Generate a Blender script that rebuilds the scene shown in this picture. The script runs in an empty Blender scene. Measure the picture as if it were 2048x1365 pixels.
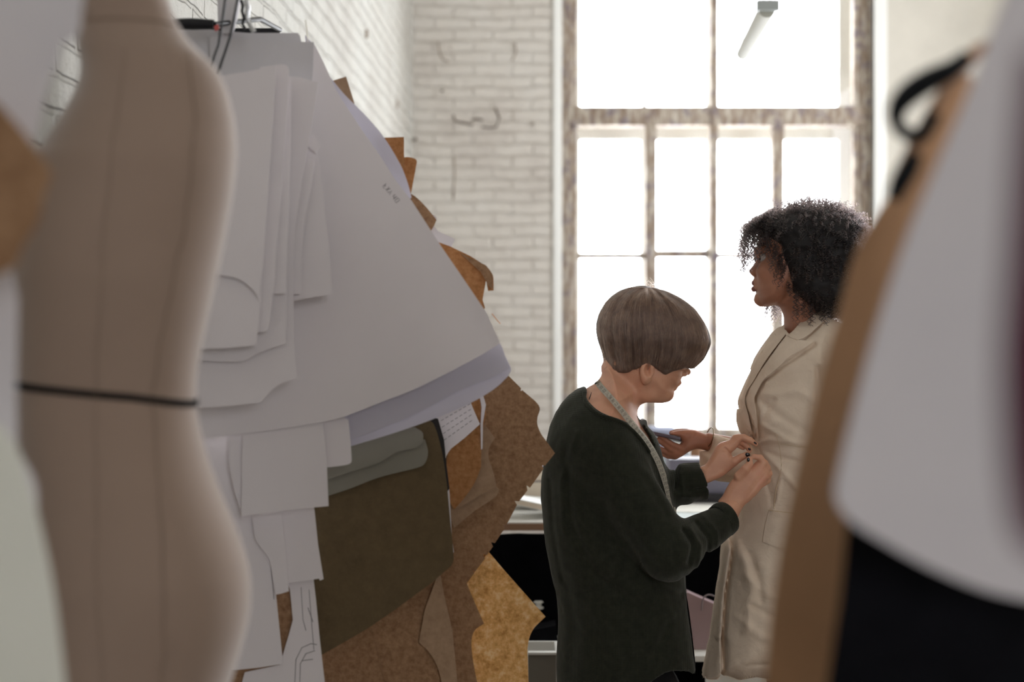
import bpy, bmesh, math, random
import numpy as np
from mathutils import Vector, Matrix, noise
random.seed(7)
RNG = np.random.default_rng(11)
sc = bpy.context.scene
COL = sc.collection

# ---------------------------------------------------------------- camera
FPX, CX, CY, CAMZ = 2844.4, 1024.0, 682.5, 1.38
cam_d = bpy.data.cameras.new('camera'); cam = bpy.data.objects.new('camera', cam_d); COL.objects.link(cam)
cam_d.sensor_width = 36.0; cam_d.lens = 50.0; cam_d.clip_end = 60; cam_d.clip_start = 0.05
cam.location = (0, 0, CAMZ); cam.rotation_euler = (math.pi/2, 0, 0)
cam_d.dof.use_dof = True; cam_d.dof.focus_distance = 3.36; cam_d.dof.aperture_fstop = 2.1
sc.camera = cam

# ---------------------------------------------------------------- sky, exposure
w = bpy.data.worlds.new('overcast_sky'); sc.world = w; w.use_nodes = True
bgn = w.node_tree.nodes['Background']; wt = w.node_tree
# overcast sky, brightest on the sun's side (beyond the far window)
wtc = wt.nodes.new('ShaderNodeTexCoord'); wsx = wt.nodes.new('ShaderNodeSeparateXYZ'); wt.links.new(wtc.outputs['Generated'], wsx.inputs[0])
wmr = wt.nodes.new('ShaderNodeMapRange'); wmr.interpolation_type = 'SMOOTHSTEP'; wt.links.new(wsx.outputs[1], wmr.inputs[0])
wmr.inputs[1].default_value = 0; wmr.inputs[2].default_value = .9; wmr.inputs[3].default_value = 6.5; wmr.inputs[4].default_value = 14.0
wt.links.new(wmr.outputs[0], bgn.inputs[1]); bgn.inputs[0].default_value = (0.955, 0.965, 1.0, 1)
sc.view_settings.view_transform = 'Standard'; sc.view_settings.look = 'None'
sc.view_settings.exposure = 0.14; sc.view_settings.gamma = 1.0; sc.view_settings.use_curve_mapping = False
sc.cycles.max_bounces = 10; sc.cycles.diffuse_bounces = 6; sc.cycles.transparent_max_bounces = 12
sc.cycles.sample_clamp_indirect = 6.0; sc.cycles.caustics_reflective = False; sc.cycles.caustics_refractive = False
sc.cycles.use_denoising = True

def portal(name, loc, rot, sx, sy):
    l = bpy.data.lights.new(name, 'AREA'); l.shape = 'RECTANGLE'; l.size = sx; l.size_y = sy; l.cycles.is_portal = True
    o = bpy.data.objects.new(name, l); COL.objects.link(o); o.location = loc; o.rotation_euler = rot
# room extents
YB, YF, XR, ZC = 8.5, -4.0, 3.4, 4.6
WX0, WX1, WZ0, WZ1 = 0.297, 2.165, 0.78, 3.9       # opening of the window ahead
# window added behind the photographer for fill; right-wall window, unseen, sized for rim light
FW = [(0.9, 2.9, 0.9, 3.4)]
RW = [(4.8, 7.2, 0.8, 3.9)]
portal('window_daylight', ((WX0+WX1)/2, YB+.35, (WZ0+WZ1)/2), (-math.pi/2, 0, 0), WX1-WX0, WZ1-WZ0)
for a, b, c, d in FW: portal('front_fill_daylight', ((a+b)/2, YF-.1, (c+d)/2), (math.pi/2, 0, 0), b-a, d-c)
for a, b, c, d in RW: portal('side_window_daylight', (XR+.1, (a+b)/2, (c+d)/2), (math.pi/2, 0, math.pi/2), b-a, d-c)

# ---------------------------------------------------------------- helpers
def P(x, y, D): return Vector(((x-CX)/FPX*D, D, CAMZ-(y-CY)/FPX*D))
def srgb(r, g, b):
    f = lambda c: (c/255/12.92) if c <= 10.3 else ((c/255+.055)/1.055)**2.4
    return (f(r), f(g), f(b), 1)
def tag(o, label=None, cat=None, group=None, kind=None):
    if label: o['label'] = label
    if cat: o['category'] = cat
    if group: o['group'] = group
    if kind: o['kind'] = kind
    return o
def empty(name, loc, label, cat, group=None):
    o = bpy.data.objects.new(name, None); COL.objects.link(o); o.location = loc; o.empty_display_size = .05
    bpy.context.view_layer.update() if False else None
    return tag(o, label, cat, group)
def link(name, me, mat, parent=None):
    o = bpy.data.objects.new(name, me); COL.objects.link(o)
    if mat is not None:
        for m in (mat if isinstance(mat, (list, tuple)) else [mat]): me.materials.append(m)
    if parent is not None:
        o.parent = parent; p = parent; off = Vector((0, 0, 0))
        while p is not None: off += p.location; p = p.parent
        o.location = -off          # meshes are written in room coordinates
    return o
def from_bm(name, bm, mat, parent=None, smooth=True, angle=None):
    me = bpy.data.meshes.new(name); bm.to_mesh(me); bm.free()
    if smooth:
        me.polygons.foreach_set('use_smooth', [True]*len(me.polygons))
        me.set_sharp_from_angle(angle=angle if angle else math.radians(40))
    return link(name, me, mat, parent)
def np_mesh(name, V, F, mat, parent=None, smooth=True):
    me = bpy.data.meshes.new(name); V = np.asarray(V, dtype=np.float32); F = np.asarray(F, dtype=np.int32)
    k = F.shape[1]
    me.vertices.add(len(V)); me.vertices.foreach_set('co', V.ravel())
    me.loops.add(F.size); me.loops.foreach_set('vertex_index', F.ravel())
    me.polygons.add(len(F)); me.polygons.foreach_set('loop_start', np.arange(0, F.size, k, dtype=np.int32))
    me.update(calc_edges=True); me.validate()
    if smooth: me.polygons.foreach_set('use_smooth', [True]*len(me.polygons))
    return link(name, me, mat, parent)
def box_bm(bm, x0, x1, y0, y1, z0, z1, bev=0, M=None):
    r = bmesh.ops.create_cube(bm, size=1); vs = r['verts']
    for v in vs:
        v.co = Vector(((x0+x1)/2+v.co.x*(x1-x0), (y0+y1)/2+v.co.y*(y1-y0), (z0+z1)/2+v.co.z*(z1-z0)))
        if M is not None: v.co = M @ v.co
    if bev:
        es = list({e for v in vs for e in v.link_edges})
        bmesh.ops.bevel(bm, geom=es, offset=bev, segments=2, affect='EDGES', profile=.6)
def box(name, x0, x1, y0, y1, z0, z1, mat, parent=None, bev=.003, M=None):
    bm = bmesh.new(); box_bm(bm, x0, x1, y0, y1, z0, z1, bev, M); return from_bm(name, bm, mat, parent)
def tube_bm(bm, pts, rads, n=10, cap=True):
    pts = [Vector(p) for p in pts]
    if not isinstance(rads, (list, tuple)): rads = [rads]*len(pts)
    rings = []; up = Vector((0.13, 0.2, 1)).normalized()
    for i, p in enumerate(pts):
        t = (pts[min(i+1, len(pts)-1)]-pts[max(i-1, 0)]).normalized()
        a = t.cross(up)
        if a.length < .05: a = t.cross(Vector((1, 0, 0)))
        a.normalize(); b = t.cross(a)
        rings.append([bm.verts.new(p+rads[i]*(math.cos(2*math.pi*k/n)*a+math.sin(2*math.pi*k/n)*b)) for k in range(n)])
    for r0, r1 in zip(rings, rings[1:]):
        for k in range(n): bm.faces.new((r0[k], r0[(k+1) % n], r1[(k+1) % n], r1[k]))
    if cap: bm.faces.new(rings[0][::-1]); bm.faces.new(rings[-1])
def tube(name, pts, rads, mat, parent=None, n=10):
    bm = bmesh.new(); tube_bm(bm, pts, rads, n); bmesh.ops.recalc_face_normals(bm, faces=bm.faces); return from_bm(name, bm, mat, parent)
def lathe(name, prof, c, mat, parent=None, n=32):
    bm = bmesh.new(); rings = []
    for r, z in prof: rings.append([bm.verts.new((c[0]+r*math.cos(2*math.pi*k/n), c[1]+r*math.sin(2*math.pi*k/n), c[2]+z)) for k in range(n)])
    for a, b in zip(rings, rings[1:]):
        for k in range(n): bm.faces.new((a[k], a[(k+1) % n], b[(k+1) % n], b[k]))
    bm.faces.new(rings[0][::-1]); bm.faces.new(rings[-1])
    return from_bm(name, bm, mat, parent)
def catmull(pts, closed=False, sub=8):
    out = []; n = len(pts)
    for i in range(n if closed else n-1):
        g = (lambda k: pts[k % n]) if closed else (lambda k: pts[max(0, min(n-1, k))])
        p0, p1, p2, p3 = [np.array(g(i+d)[:], float) for d in (-1, 0, 1, 2)]
        for s in range(sub):
            t = s/sub
            out.append(.5*((2*p1)+(-p0+p2)*t+(2*p0-5*p1+4*p2-p3)*t*t+(-p0+3*p1-3*p2+p3)*t**3))
    if not closed: out.append(np.array(pts[-1], float))
    return out
def outline(pts, sub=6):
    """closed outline; points with a third value 1 are rounded, the others are corners"""
    n = len(pts); out = []
    for i in range(n):
        a, b = pts[i], pts[(i+1) % n]; sa, sb = len(a) > 2, len(b) > 2
        pa, pb = np.array(a[:2], float), np.array(b[:2], float)
        if not (sa or sb): out.append(pa); continue
        pp, pn = np.array(pts[i-1][:2], float), np.array(pts[(i+2) % n][:2], float)
        ta = (pb-pp)*.5 if sa else (pb-pa)
        tb = (pn-pa)*.5 if sb else (pb-pa)
        L = np.linalg.norm(pb-pa)
        for t_ in (ta, tb):
            l = np.linalg.norm(t_)
            if l > 1.3*L: t_ *= 1.3*L/l
        for s in range(sub):
            t = s/sub
            out.append((2*t**3-3*t*t+1)*pa+(t**3-2*t*t+t)*ta+(-2*t**3+3*t*t)*pb+(t**3-t*t)*tb)
    return out

# ---------------------------------------------------------------- materials
class NT:
    def __init__(s, name):
        s.m = bpy.data.materials.new(name); s.m.use_nodes = True; s.t = s.m.node_tree; s.t.nodes.clear()
        s.out = s.t.nodes.new('ShaderNodeOutputMaterial')
    def n(s, typ, **kw):
        nd = s.t.nodes.new(typ)
        for k, v in kw.items():
            if k.startswith('i_'):
                k2 = k[2:]; k2 = int(k2) if k2.isdigit() else k2.replace('_', ' ')
                if isinstance(v, bpy.types.NodeSocket): s.t.links.new(v, nd.inputs[k2])
                else: nd.inputs[k2].default_value = v
            else: setattr(nd, k, v)
        return nd
    def l(s, a, b): s.t.links.new(a, b)
def ramp(T, fac, stops):
    r = T.n('ShaderNodeValToRGB'); T.l(fac, r.inputs[0]); cr = r.color_ramp
    while len(cr.elements) < len(stops): cr.elements.new(.5)
    for e, (p, c) in zip(cr.elements, stops): e.position = p; e.color = c
    return r.outputs[0]
def coords(T, scale=(1, 1, 1), rot=(0, 0, 0)):
    tc = T.n('ShaderNodeTexCoord'); mp = T.n('ShaderNodeMapping'); T.l(tc.outputs['Object'], mp.inputs[0])
    mp.inputs['Scale'].default_value = scale; mp.inputs['Rotation'].default_value = rot; return mp.outputs[0]
def mix(T, fac, a, b, mode='MIX'):
    m = T.n('ShaderNodeMix', data_type='RGBA', blend_type=mode)
    for s, v in ((0, fac), (6, a), (7, b)):
        if isinstance(v, bpy.types.NodeSocket): T.l(v, m.inputs[s])
        else: m.inputs[s].default_value = v
    return m.outputs[2]
def simple(name, col, rough=.7, spec=.3, nscale=0, namt=.1, bump=0, bscale=200, trans=0, metal=0, scale=(1, 1, 1), sheen=0):
    T = NT(name); vec = coords(T, scale)
    b = T.n('ShaderNodeBsdfPrincipled'); b.inputs['Roughness'].default_value = rough
    b.inputs['Specular IOR Level'].default_value = spec; b.inputs['Metallic'].default_value = metal
    if sheen: b.inputs['Sheen Weight'].default_value = sheen; b.inputs['Sheen Roughness'].default_value = .5
    colr = col
    if nscale:
        nz = T.n('ShaderNodeTexNoise', i_Vector=vec, i_Scale=nscale, i_Detail=6.0, i_Roughness=.65)
        dk = tuple(c*(1-namt) for c in col[:3])+(1,); lt = tuple(min(1, c*(1+namt)) for c in col[:3])+(1,)
        colr = ramp(T, nz.outputs[0], [(.3, dk), (.7, lt)])
    if isinstance(colr, tuple): b.inputs['Base Color'].default_value = colr
    else: T.l(colr, b.inputs['Base Color'])
    if bump:
        nz2 = T.n('ShaderNodeTexNoise', i_Vector=vec, i_Scale=bscale, i_Detail=4.0)
        bp = T.n('ShaderNodeBump', i_Strength=bump, i_Distance=.002, i_Height=nz2.outputs[0]); T.l(bp.outputs[0], b.inputs['Normal'])
    s = b.outputs[0]
    if trans:
        tr = T.n('ShaderNodeBsdfTranslucent')
        if isinstance(colr, tuple): tr.inputs[0].default_value = colr
        else: T.l(colr, tr.inputs[0])
        mx = T.n('ShaderNodeMixShader', i_Fac=trans); T.l(s, mx.inputs[1]); T.l(tr.outputs[0], mx.inputs[2]); s = mx.outputs[0]
    T.l(s, T.out.inputs[0]); return T.m

def mat_brick(name, axis, tone=(1, 1, 1), rel=.008, jdark=.45):
    T = NT(name); tc = T.n('ShaderNodeTexCoord'); sx = T.n('ShaderNodeSeparateXYZ'); T.l(tc.outputs['Object'], sx.inputs[0])
    wob = T.n('ShaderNodeTexNoise', i_Scale=4.0, i_Detail=3.0); T.l(tc.outputs['Object'], wob.inputs['Vector'])
    wm = T.n('ShaderNodeMath', operation='MULTIPLY_ADD'); T.l(wob.outputs[0], wm.inputs[0]); wm.inputs[1].default_value = .05; wm.inputs[2].default_value = -.025
    cb = T.n('ShaderNodeCombineXYZ'); ad = T.n('ShaderNodeMath', operation='ADD'); T.l(sx.outputs[axis], ad.inputs[0]); T.l(wm.outputs[0], ad.inputs[1])
    az = T.n('ShaderNodeMath', operation='ADD'); T.l(sx.outputs[2], az.inputs[0]); T.l(wm.outputs[0], az.inputs[1])
    T.l(ad.outputs[0], cb.inputs[0]); T.l(az.outputs[0], cb.inputs[1])
    br = T.n('ShaderNodeTexBrick', i_Vector=cb.outputs[0], i_Scale=1.0); br.offset = .5
    br.inputs['Brick Width'].default_value = .235; br.inputs['Row Height'].default_value = .069
    br.inputs['Mortar Size'].default_value = .009; br.inputs['Mortar Smooth'].default_value = .6
    br.inputs['Color1'].default_value = (1, 1, 1, 1); br.inputs['Color2'].default_value = (.9, .9, .9, 1); br.inputs['Mortar'].default_value = (0, 0, 0, 1)
    n1 = T.n('ShaderNodeTexNoise', i_Scale=2.2, i_Detail=8.0, i_Roughness=.6); T.l(tc.outputs['Object'], n1.inputs['Vector'])
    n2 = T.n('ShaderNodeTexNoise', i_Scale=30.0, i_Detail=8.0, i_Roughness=.7); T.l(tc.outputs['Object'], n2.inputs['Vector'])
    n3 = T.n('ShaderNodeTexNoise', i_Scale=9.0, i_Detail=6.0, i_Roughness=.75); T.l(tc.outputs['Object'], n3.inputs['Vector'])
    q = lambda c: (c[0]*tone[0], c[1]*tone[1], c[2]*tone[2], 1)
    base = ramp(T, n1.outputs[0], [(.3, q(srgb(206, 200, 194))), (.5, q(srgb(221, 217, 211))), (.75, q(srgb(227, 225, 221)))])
    # old grime sits in the joints and where paint has chipped
    inv = T.n('ShaderNodeMath', operation='SUBTRACT'); inv.inputs[0].default_value = 1.0; T.l(br.outputs['Fac'], inv.inputs[1])
    jt = T.n('ShaderNodeMath', operation='MULTIPLY'); T.l(br.outputs['Fac'], jt.inputs[0])
    gr = ramp(T, n3.outputs[0], [(.42, (0, 0, 0, 1)), (.62, (jdark, jdark, jdark, 1))]); T.l(gr, jt.inputs[1])
    c1 = mix(T, jt.outputs[0], base, q(srgb(175, 165, 152)))
    chip = ramp(T, n3.outputs[0], [(.66, (0, 0, 0, 1)), (.73, (.8, .8, .8, 1))])
    c2 = mix(T, chip, c1, q(srgb(135, 118, 104)))
    b = T.n('ShaderNodeBsdfPrincipled', i_Roughness=.75, i_Base_Color=c2); b.inputs['Specular IOR Level'].default_value = .25
    hm = T.n('ShaderNodeMath', operation='MULTIPLY_ADD'); T.l(n2.outputs[0], hm.inputs[0]); hm.inputs[1].default_value = .45; T.l(inv.outputs[0], hm.inputs[2])
    h2 = T.n('ShaderNodeMath', operation='MULTIPLY_ADD'); T.l(n3.outputs[0], h2.inputs[0]); h2.inputs[1].default_value = 1.5; T.l(hm.outputs[0], h2.inputs[2])
    bp = T.n('ShaderNodeBump', i_Strength=.9, i_Distance=rel, i_Height=h2.outputs[0]); T.l(bp.outputs[0], b.inputs['Normal'])
    T.l(b.outputs[0], T.out.inputs[0]); return T.m

def mat_oldwood():
    T = NT('peeling_window_paint'); v = coords(T, (1, 1, .25))
    n1 = T.n('ShaderNodeTexNoise', i_Vector=v, i_Scale=28.0, i_Detail=8.0, i_Roughness=.7)
    n2 = T.n('ShaderNodeTexNoise', i_Vector=coords(T), i_Scale=14.0, i_Detail=5.0, i_Roughness=.6)
    c = ramp(T, n1.outputs[0], [(.3, srgb(112, 92, 80)), (.47, srgb(154, 138, 122)), (.6, srgb(196, 188, 176)), (.8, srgb(214, 210, 202))])
    c2 = mix(T, ramp(T, n2.outputs[0], [(.52, (0, 0, 0, 1)), (.66, (1, 1, 1, 1))]), c, srgb(122, 112, 120))
    b = T.n('ShaderNodeBsdfPrincipled', i_Roughness=.8, i_Base_Color=c2)
    bp = T.n('ShaderNodeBump', i_Strength=.6, i_Distance=.004, i_Height=n1.outputs[0]); T.l(bp.outputs[0], b.inputs['Normal'])
    T.l(b.outputs[0], T.out.inputs[0]); return T.m
def mat_kraft(name, c0, c1, c2, sc_=60, trans=.12):
    T = NT(name); v = coords(T)
    n1 = T.n('ShaderNodeTexNoise', i_Vector=v, i_Scale=float(sc_), i_Detail=7.0, i_Roughness=.75)
    n2 = T.n('ShaderNodeTexNoise', i_Vector=v, i_Scale=3.0, i_Detail=3.0)
    c = ramp(T, n1.outputs[0], [(.33, c0), (.5, c1), (.67, c2)])
    c = mix(T, ramp(T, n2.outputs[0], [(.35, (0, 0, 0, 1)), (.7, (.25, .25, .25, 1))]), c, c0)
    b = T.n('ShaderNodeBsdfPrincipled', i_Roughness=.75, i_Base_Color=c); b.inputs['Specular IOR Level'].default_value = .2
    tr = T.n('ShaderNodeBsdfTranslucent', i_Color=c); mx = T.n('ShaderNodeMixShader', i_Fac=trans)
    T.l(b.outputs[0], mx.inputs[1]); T.l(tr.outputs[0], mx.inputs[2]); T.l(mx.outputs[0], T.out.inputs[0]); return T.m
def mat_cloth(name, col, col2, scale=900, bump=.4, sheen=.1, mott=8):
    T = NT(name); v = coords(T)
    wx = T.n('ShaderNodeTexWave', i_Vector=v, i_Scale=float(scale)/6, bands_direction='X', i_Distortion=1.5); wz = T.n('ShaderNodeTexWave', i_Vector=v, i_Scale=float(scale)/6, bands_direction='Z', i_Distortion=1.5)
    ad = T.n('ShaderNodeMath', operation='ADD'); T.l(wx.outputs['Fac'], ad.inputs[0]); T.l(wz.outputs['Fac'], ad.inputs[1])
    n1 = T.n('ShaderNodeTexNoise', i_Vector=v, i_Scale=float(mott), i_Detail=7.0, i_Roughness=.6)
    c = ramp(T, n1.outputs[0], [(.3, col2), (.7, col)])
    b = T.n('ShaderNodeBsdfPrincipled', i_Roughness=.85, i_Base_Color=c); b.inputs['Specular IOR Level'].default_value = .15
    b.inputs['Sheen Weight'].default_value = sheen; b.inputs['Sheen Roughness'].default_value = .45
    bp = T.n('ShaderNodeBump', i_Strength=bump, i_Distance=.0006, i_Height=ad.outputs[0]); T.l(bp.outputs[0], b.inputs['Normal'])
    T.l(b.outputs[0], T.out.inputs[0]); return T.m

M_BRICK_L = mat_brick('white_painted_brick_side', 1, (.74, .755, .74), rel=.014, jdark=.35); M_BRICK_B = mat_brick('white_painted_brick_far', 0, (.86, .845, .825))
M_PLASTER = simple('cream_plaster', srgb(208, 204, 194), .8, nscale=3, namt=.06, bump=.3, bscale=12)
M_CEIL = simple('white_ceiling', srgb(215, 212, 205), .9)
M_FLOOR = simple('wood_floor', srgb(128, 118, 108), .5, nscale=8, namt=.3, scale=(1, 8, 1))
M_OLD = mat_oldwood(); M_WHITEFR = simple('white_outer_sash', srgb(225, 226, 222), .6)
M_PAPER = simple('white_pattern_paper', srgb(224, 218, 220), .75, .2, nscale=2.5, namt=.03, bump=.12, bscale=15, trans=.08)
M_PAPER2 = simple('cool_white_tracing_paper', srgb(214, 211, 220), .7, .25, nscale=2.5, namt=.03, bump=.15, bscale=12, trans=.38)
M_CARD = simple('grey_white_card', srgb(206, 203, 206), .8, .2, nscale=5, namt=.05, trans=.1)
M_GREYP = simple('grey_green_paper', srgb(140, 136, 124), .75, .2, nscale=5, namt=.08, trans=.2)
M_KRAFT = mat_kraft('brown_kraft_card', srgb(126, 94, 68), srgb(152, 118, 88), srgb(172, 138, 106), 90)
M_KRAFT2 = mat_kraft('orange_brown_card', srgb(158, 110, 68), srgb(182, 132, 86), srgb(198, 150, 104), 90, .3)
M_TAN = mat_kraft('pale_tan_card', srgb(150, 122, 98), srgb(164, 136, 110), srgb(175, 146, 120), 50)
M_OLIVE = mat_kraft('dark_olive_card', srgb(88, 74, 52), srgb(96, 81, 58), srgb(104, 88, 63), 40, .05)
M_CORK = mat_kraft('speckled_cork_card', srgb(190, 140, 78), srgb(234, 190, 124), srgb(252, 230, 184), 60, .3)
M_INK = simple('pencil_ink', srgb(105, 100, 104), .8); M_BLACK = simple('black_metal', srgb(22, 22, 26), .4)
M_STEEL = simple('bright_steel', srgb(200, 202, 205), .25, metal=1)
M_DARKCLOTH = simple('black_fabric', srgb(14, 14, 18), .95, .1, nscale=20, namt=.3)
M_FORM = mat_cloth('beige_linen', srgb(150,130,116), srgb(142,122,108), 1500, .25, .6, 3)
M_SEAM = simple('seam_thread', srgb(122, 105, 90), .9); M_TAPEB = simple('black_twill_tape', srgb(30, 28, 28), .9)
M_GLASS = None
def mat_glass():
    T = NT('window_glass'); t = T.n('ShaderNodeBsdfTransparent'); t.inputs[0].default_value = (.97, .98, .98, 1)
    g = T.n('ShaderNodeBsdfGlossy'); g.inputs['Roughness'].default_value = .02
    mx = T.n('ShaderNodeMixShader', i_Fac=.06); T.l(t.outputs[0], mx.inputs[1]); T.l(g.outputs[0], mx.inputs[2]); T.l(mx.outputs[0], T.out.inputs[0]); return T.m
M_GLASS = mat_glass()

# ---------------------------------------------------------------- room shell
def LWX(y): return -0.595-0.040*(YB-y)            # inner face of the left wall
def wall_with_holes(name, axis, pos, thick, u0, u1, holes, mat):
    """wall as boxes around its openings, one mesh"""
    us = sorted({u0, u1, *[h[0] for h in holes], *[h[1] for h in holes]}); zs = sorted({0, ZC, *[h[2] for h in holes], *[h[3] for h in holes]})
    us = [u for u in us if u0 <= u <= u1]; bm = bmesh.new()
    for a, b in zip(us, us[1:]):
        for c, d in zip(zs, zs[1:]):
            um, zm = (a+b)/2, (c+d)/2
            if any(h[0] < um < h[1] and h[2] < zm < h[3] for h in holes): continue
            if axis == 'y': box_bm(bm, a, b, pos, pos+thick, c, d)
            else: box_bm(bm, pos, pos+thick, a, b, c, d)
    bmesh.ops.remove_doubles(bm, verts=bm.verts, dist=1e-5)
    # drop interior faces shared by two boxes
    seen = {}
    for f in bm.faces:
        k = tuple(round(c, 4) for c in f.calc_center_median()); seen.setdefault(k, []).append(f)
    bmesh.ops.delete(bm, geom=[f for v in seen.values() if len(v) > 1 for f in v], context='FACES')
    return tag(from_bm(name, bm, mat, smooth=False), kind='structure')
BX = 0.36   # the brick part of the far wall ends at the window, plaster beyond
bm = bmesh.new()
pts = [(LWX(YF), YF), (LWX(YB), YB), (LWX(YB)-.3, YB+.3), (LWX(YF)-.3, YF)]
vs = [[bm.verts.new((x, y, z)) for x, y in pts] for z in (0, ZC)]
for k in range(4): bm.faces.new((vs[0][k], vs[0][(k+1) % 4], vs[1][(k+1) % 4], vs[1][k]))
bm.faces.new(vs[0][::-1]); bm.faces.new(vs[1]); bmesh.ops.recalc_face_normals(bm, faces=bm.faces)
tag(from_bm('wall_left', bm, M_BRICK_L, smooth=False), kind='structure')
wall_with_holes('wall_back', 'y', YB, .45, LWX(YB)-.02, (WX0+WX1)/2, [(WX0, 9, WZ0, WZ1)], M_BRICK_B)
wall_with_holes('wall_back_plaster', 'y', YB, .45, (WX0+WX1)/2, XR+.3, [(-9, WX1, WZ0, WZ1)], M_PLASTER)
wall_with_holes('wall_front', 'y', YF-.4, .4, LWX(YF)-.3, XR+.3, FW, M_PLASTER)
wall_with_holes('wall_right', 'x', XR, .3, YF, YB, RW, M_PLASTER)
tag(box('floor', -1.6, XR+.3, YF-.4, YB+.4, -.1, 0, M_FLOOR, bev=0), kind='structure')
tag(box('ceiling', -1.6, XR+.3, YF-.4, YB+.4, ZC, ZC+.1, M_CEIL, bev=0), kind='structure')
# pale sill of the far window
tag(box('trim_1', WX0, WX1, YB-.04, YB+.2, WZ0-.04, WZ0, M_WHITEFR), kind='structure')

tag(box('trim_2', WX0-.05, WX0, YB-.014, YB+.05, WZ0-.04, WZ1, simple('lit_corner_plaster', srgb(240,241,238), .7)), kind='structure')  # plaster corner; the lit reveal edge is painted in as brighter white
tag(box('trim_3', WX1, WX1+.075, YB-.014, YB+.05, WZ0-.04, WZ1, bpy.data.materials['lit_corner_plaster']), kind='structure')  # same brightened white stands in for the lit right reveal
# window: pixel columns and rows read at the plane of the sash
WY = YB+.10
def wx(x): return (x-CX)/FPX*WY
def wz(y): return CAMZ-(y-CY)/FPX*WY
def sash(name, cells, mat, y0, y1, parent=None, kind='structure'):
    bm = bmesh.new()
    for k_, (a, b, c, d) in enumerate(cells): box_bm(bm, a, b, y0-k_*.0012, y1+k_*.0012, c, d, .004)
    return tag(from_bm(name, bm, mat, parent), kind=kind)
bot, top = WZ0, WZ1
win = bpy.data.objects.new('window_1', None); COL.objects.link(win); win.location = ((WX0+WX1)/2, YB, WZ0); tag(win, kind='structure')
tz0, tz1 = wz(252), wz(214)
sash('frame', [(WX0, wx(1140), bot, top), (wx(1722), WX1, bot, top), (wx(1136), wx(1730), tz0, tz1), (wx(1136), wx(1730), bot, bot+.07), (wx(1136), wx(1730), top-.08, top)], M_OLD, WY-.03, WY+.08, win)
sash('sash_frame', [(wx(1138), wx(1154), bot+.06, tz0), (wx(1706), wx(1724), bot+.06, tz0), (wx(1138), wx(1154), tz1, top), (wx(1706), wx(1724), tz1, top)], M_OLD, WY-.01, WY+.05, win)
sash('mullion', [(wx(1290), wx(1313), bot, tz0)], M_OLD, WY-.03, WY+.05, win)
sash('mullion', [(wx(1419), wx(1435), bot, top)], M_OLD, WY-.04, WY+.05, win)
sash('mullion', [(wx(1544), wx(1567), bot, tz0)], M_OLD, WY-.03, WY+.05, win)
sash('glazing_bar', [(wx(1285), wx(1293), tz1, top)], M_OLD, WY, WY+.03, win)
sash('glazing_bar', [(wx(1154), wx(1290), wz(518), wz(506))], M_OLD, WY, WY+.03, win)
sash('glazing_bar', [(wx(1313), wx(1419), wz(516), wz(500))], M_OLD, WY, WY+.03, win)
sash('glazing_bar', [(wx(1435), wx(1706), wz(517), wz(506))], M_OLD, WY, WY+.03, win)
sash('glazing_bar', [(wx(1154), wx(1285), wz(-270), wz(-278)), (wx(1435), wx(1706), wz(-270), wz(-278))], M_OLD, WY, WY+.03, win)
sash('glass', [(WX0+.02, WX1-.02, bot+.02, top-.02)], M_GLASS, WY+.018, WY+.022, win)
# second, outer sash of the double window
OY = WY+.22
def ox(x): return (x-CX)/FPX*OY
def oz(y): return CAMZ-(y-CY)/FPX*OY
sash('outer_sash', [(ox(1130), ox(1160), bot, top), (ox(1676), ox(1760), bot, top), (ox(1130), ox(1740), oz(280), oz(225)), (ox(1412), ox(1430), bot, top), (ox(1282), ox(1296), bot, oz(280)), (ox(1540), ox(1552), bot, oz(280)), (ox(1130), ox(1740), bot, bot+.05)], M_WHITEFR, OY, OY+.05, win)

# mortar gaps and nail holes of the old brickwork
M_GAP = simple('dark_mortar_gap', srgb(98, 84, 74), .9); M_GAP2 = simple('faint_mortar_gap', srgb(150, 138, 126), .9)
def gap(name, pts, r, mat, wall, left=False):
    q = []
    for x, y in pts:
        D = .935/(.04-(x-CX)/FPX) if left else YB
        p = P(x, y, D); q.append(p)
    tube(name, q, r, mat, bpy.data.objects[wall], 6)
gap('mortar_gap', [(907,230),(909,242),(925,246),(946,250)], .006, M_GAP, 'wall_back')
gap('mortar_gap', [(944,240),(956,238),(966,241)], .006, M_GAP, 'wall_back'); gap('mortar_gap', [(964,254),(980,256),(993,254),(999,236),(990,216)], .006, M_GAP, 'wall_back')
gap('mortar_gap', [(876,84),(879,104),(884,118),(898,124)], .005, M_GAP2, 'wall_back'); gap('mortar_gap', [(1030,86),(1032,104),(1024,122)], .005, M_GAP2, 'wall_back'); gap('mortar_gap', [(908,312),(909,350),(906,398)], .005, M_GAP2, 'wall_back')
gap('nail_hole', [(884,180),(885,184)], .010, M_GAP, 'wall_back'); gap('nail_hole', [(829,276),(831,282)], .012, M_GAP, 'wall_back'); gap('nail_hole', [(1064,246),(1066,249)], .012, M_GAP2, 'wall_back')
gap('nail_hole', [(731,60),(731,76)], .014, M_GAP2, 'wall_left', True); gap('nail_hole', [(793,202),(793,216)], .012, M_GAP2, 'wall_left', True)
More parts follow.
